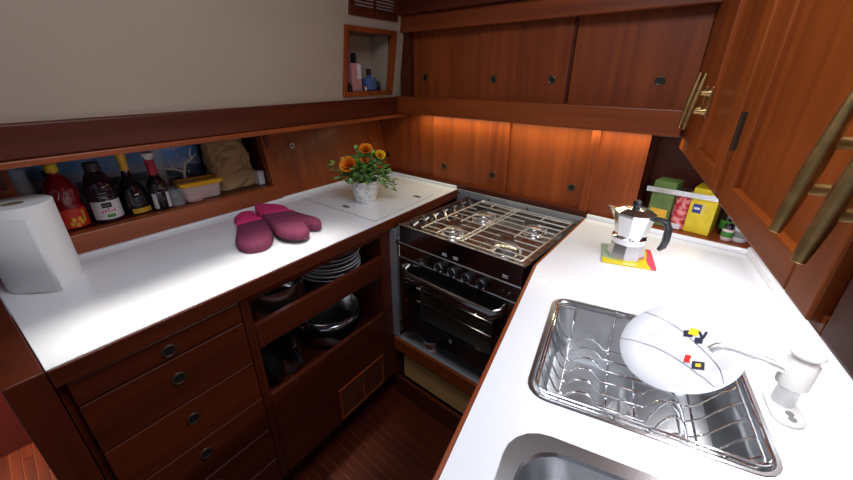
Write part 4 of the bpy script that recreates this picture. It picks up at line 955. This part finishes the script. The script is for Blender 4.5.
m2 = [(-1.42,0.60),(-1.42,0.60),(-1.392,0.648),(-1.358,0.673),(-1.314,0.682),(-1.248,0.663),(-1.208,0.666),(-1.147,0.676),(-1.097,0.686),(-1.065,0.67),(-1.047,0.649),(-1.062,0.627),(-1.105,0.620),(-1.051,0.611),(-1.012,0.586),(-1.002,0.56),(-1.018,0.533),(-1.055,0.514),(-1.09,0.511),(-1.173,0.532),(-1.278,0.554),(-1.36,0.575)]
mitt('plum and pink oven mitt lying flat on the white worktop', m1[::-1], [(-1.262,0.40),(-1.235,0.70)], 0.9005, (0,0,0))
mitt('plum and pink oven mitt lying across its twin with thumb out', m2[::-1], [(-1.272,0.50),(-1.228,0.72)], 0.9075, (math.radians(-4.5), 0, 0))

# flower pot
fp = at('potted_flowers', 'white embossed pot of orange ranunculus on the worktop hatch', 'potted plant', (-1.185, 0.975, 0.9014))
fp.scale = (1.18, 1.18, 1.12)
MB().lathe([(0.034,0.0),(0.036,0.004),(0.046,0.045),(0.048,0.080),(0.046,0.086),(0.043,0.084),(0.042,0.070)], (0,0,0), 32).build('pot', 'pot_embossed', fp, smooth=True)
MB().lathe([(0.0425,0.066),(0.020,0.074),(0.002,0.076)], (0,0,0), 24, cap=False).build('soil', 'soil', fp, smooth=True)
rng = random.Random(11)
camdir = Vector((0.72, -0.64, 0.25)).normalized()
def leafmesh(mb, p, d, L_, wd):
    d = d.normalized(); s_ = d.cross(Vector((rng.uniform(-.5,.5), rng.uniform(-.5,.5), 1))).normalized(); up_ = s_.cross(d)
    pts = [p, p+d*L_*0.35+s_*wd*0.5+up_*0.002, p+d*L_*0.55+s_*wd*0.28, p+d*L_*0.72+s_*wd*0.42, p+d*L_, p+d*L_*0.72-s_*wd*0.42, p+d*L_*0.55-s_*wd*0.28, p+d*L_*0.35-s_*wd*0.5+up_*0.002, p+d*L_*0.5-up_*0.003]
    mb.add([tuple(q) for q in pts], [(0,1,8),(1,2,8),(2,3,8),(3,4,8),(4,5,8),(5,6,8),(6,7,8),(7,0,8)])
fA, fB = MB(), MB()
for i in range(430):
    a = rng.uniform(0, 2*PI); el = rng.uniform(-0.1, 1.3); R_ = rng.uniform(0.025, 0.078)
    p = Vector((R_*math.cos(a)*math.cos(el)*1.05, R_*math.sin(a)*math.cos(el)*1.05, 0.100+R_*math.sin(el)*1.0))
    d = Vector((p.x, p.y, (p.z-0.10)*0.8+rng.uniform(-0.03, 0.02)))+Vector((rng.uniform(-.03,.03), rng.uniform(-.03,.03), rng.uniform(-.02,.02)))
    leafmesh(fA if rng.random() < 0.65 else fB, p, d, rng.uniform(0.020, 0.034), rng.uniform(0.012, 0.022))
# sprays to the sides
for (tx, ty, tz) in ((-0.085,-0.060,0.135), (0.080,0.062,0.085), (0.075,0.066,0.055), (0.070,0.05,0.120), (-0.06,-0.03,0.165)):
    for i in range(14):
        t = rng.uniform(0.55, 1.05); p = Vector((tx*t, ty*t, 0.10+(tz-0.10)*t))+Vector((rng.uniform(-.010,.010), rng.uniform(-.010,.010), rng.uniform(-.012,.012)))
        leafmesh(fA if rng.random() < 0.5 else fB, p, Vector((tx, ty, rng.uniform(-0.06,0.06))), rng.uniform(0.014, 0.026), rng.uniform(0.010, 0.016))
tag(fA.build('foliage', 'leaf', fp), kind='stuff'); tag(fB.build('foliage', 'leaf_pale', fp), kind='stuff')
def blossom(c, R, m):
    mb = MB(); ax = (Vector(c)-Vector((0,0,0.06))).normalized()*0.55+camdir*0.6; ax.normalize()
    t1 = ax.cross(Vector((0,0,1))).normalized(); t2 = ax.cross(t1)
    for lay, (k, tilt, rr) in enumerate(((10, 1.15, 1.0), (9, 0.85, 0.86), (8, 0.55, 0.70), (6, 0.3, 0.5), (4, 0.12, 0.32))):
        for i in range(k):
            a = 2*PI*i/k+lay*0.5+rng.uniform(-.1,.1); rad = t1*math.cos(a)+t2*math.sin(a); tg = ax.cross(rad)
            d = (rad*math.sin(tilt)+ax*math.cos(tilt)).normalized(); wd = R*rr*0.85
            o_ = Vector(c)-ax*R*0.35; n_ = (ax*math.sin(tilt)-rad*math.cos(tilt))
            L_ = R*(0.62+0.45*rr)
            q = [o_, o_+d*L_*0.5+tg*wd*0.5+n_*0.08*R, o_+d*L_*0.9+tg*wd*0.36+n_*0.26*R, o_+d*L_+n_*0.34*R, o_+d*L_*0.9-tg*wd*0.36+n_*0.26*R, o_+d*L_*0.5-tg*wd*0.5+n_*0.08*R]
            mb.add([tuple(v) for v in q], [(0,1,2,3),(0,3,4,5)])
    s_ = mb.build('blossom', m, fp, smooth=True)
    MB().tube([(0,0,0.074), (c[0]*0.6, c[1]*0.6, 0.07+(c[2]-0.07)*0.6), tuple(Vector(c)-ax*R*0.4)], 0.0022, 6).build('stem', 'leaf', s_, smooth=True)
blossom((-0.004, -0.058, 0.150), 0.036, 'petal_orange')
blossom((0.008, 0.010, 0.196), 0.028, 'petal_orange')
blossom((0.050, 0.036, 0.178), 0.022, 'petal_yellow')
blossom((0.020, -0.008, 0.165), 0.020, 'petal_orange')
blossom((-0.020, -0.062, 0.135), 0.022, 'petal_yellow')
for c in ((-0.020,-0.010,0.205), (0.030,0.022,0.190), (-0.045,-0.050,0.165)):
    bd = MB().ball(c, 0.009, 10, 6).build('bud', 'leaf_pale', fp, smooth=True)
    MB().tube([(0,0,0.074), (c[0]*0.6, c[1]*0.6, 0.15), c], 0.0018, 6).build('stem', 'leaf', bd, smooth=True)

# ================================================================== ON THE OPEN SHELVES (frame FL)
def sp(a, b, z): return fw(FL, (a, b, z))
# upper shelf: large steel pot lying on its side, stack of folded plates/lids
pt_ = at('stew_pot', 'large shiny stewing pot on the upper open shelf', 'pot', sp(-1.032, 0.533, 0.6955), FL)
MB().lathe([(0.095,0.001),(0.108,0.004),(0.115,0.016),(0.117,0.100),(0.121,0.103),(0.114,0.102),(0.110,0.012)], (0,0,0), 40, cap=False).build('pot_body', 'steel', pt_, smooth=True)
MB().lathe([(0.108,0.004),(0.001,0.0030)], (0,0,0), 40, cap=False).build('pot_base', 'dark_steel', pt_, smooth=True)
MB().tube([(-0.035,0.110,0.085),(-0.035,0.130,0.090),(0.035,0.130,0.090),(0.035,0.110,0.085)], 0.004, 8).build('pot_handle', 'black_plastic', pt_, smooth=True)
for i in range(7):
    o = at('serving_plate', ['grey white plate at the bottom of the stack on the upper open shelf', 'grey white plate second from the bottom of the shelf stack', 'grey white plate third from the bottom of the shelf stack', 'grey white plate in the middle of the shelf stack', 'grey white plate third from the top of the shelf stack', 'grey white plate second from the top of the shelf stack', 'topmost grey white plate of the stack on the upper open shelf'][i], 'plate', sp(-1.026+0.004*(i % 2), 0.790+0.004*(i % 3), 0.6955+0.0150*i), FL, 'stack of plates on the upper open shelf')
    MB().lathe([(0.060,0.0),(0.070,0.001),(0.110,0.030),(0.113,0.032),(0.108,0.0325),(0.068,0.0055),(0.001,0.0050)], (0,0,0), 40).build('dish', 'ceramic', o, smooth=True)
# lower shelf: nested steel bowls with wire handles and dark pans
for k, (R_, z0, lab) in enumerate(((0.126, 0.0, 'wide steel mixing bowl under the saucepan on the lower shelf'), (0.124, 0.055, 'polished steel pan with loop handles nested in the mixing bowl'))):
    o = at('steel_bowl', lab, 'bowl', sp(-1.042, 0.772, 0.4105+z0), FL, 'nested steel bowls on the lower shelf')
    MB().lathe([(R_*0.45,0.001),(R_*0.75,0.012),(R_*0.93,0.042),(R_,0.085),(R_+0.005,0.087),(R_-0.003,0.084),(R_*0.91,0.043),(R_*0.73,0.015),(0.001,0.004)], (0,0,0), 44).build('bowl_body', 'steel' if k else 'dark_steel', o, smooth=True)
    if k:
        for s_ in (-1, 1): MB().tube([(0.03, s_*R_*0.96, 0.078), (0.03, s_*(R_+0.022), 0.088), (-0.03, s_*(R_+0.022), 0.088), (-0.03, s_*R_*0.96, 0.078)], 0.0035, 8).build('loop_handle', 'chrome', o, smooth=True)
        MB().torus((0,0,0.060), R_*0.985, 0.0028, 'z', 44, 6).build('band', 'chrome', o, smooth=True)
fpn = at('frying_pan', 'black frying pan leaning at the near end of the lower shelf', 'pan', sp(-1.03, 0.440, 0.525), FL)
fpn.rotation_euler = (math.radians(-78), 0, FL)
MB().lathe([(0.080,0.0),(0.088,0.002),(0.106,0.032),(0.108,0.033),(0.104,0.032),(0.086,0.006),(0.001,0.004)], (0,0,0), 40).build('pan_body', 'black_plastic', fpn, smooth=True)
spn = at('saucepan', 'dark saucepan beside the steel bowls on the lower shelf', 'pan', sp(-1.045, 0.560, 0.4105), FL)
MB().lathe([(0.060,0.0),(0.064,0.003),(0.066,0.105),(0.068,0.107),(0.064,0.105),(0.062,0.006),(0.001,0.004)], (0,0,0), 36).build('pan_body', 'dark_steel', spn, smooth=True)
MB().tube([(0.064,0.0,0.095),(0.090,-0.01,0.100),(0.145,-0.030,0.108)], [0.005,0.006,0.008], 10).build('pan_handle', 'black_plastic', spn, smooth=True)
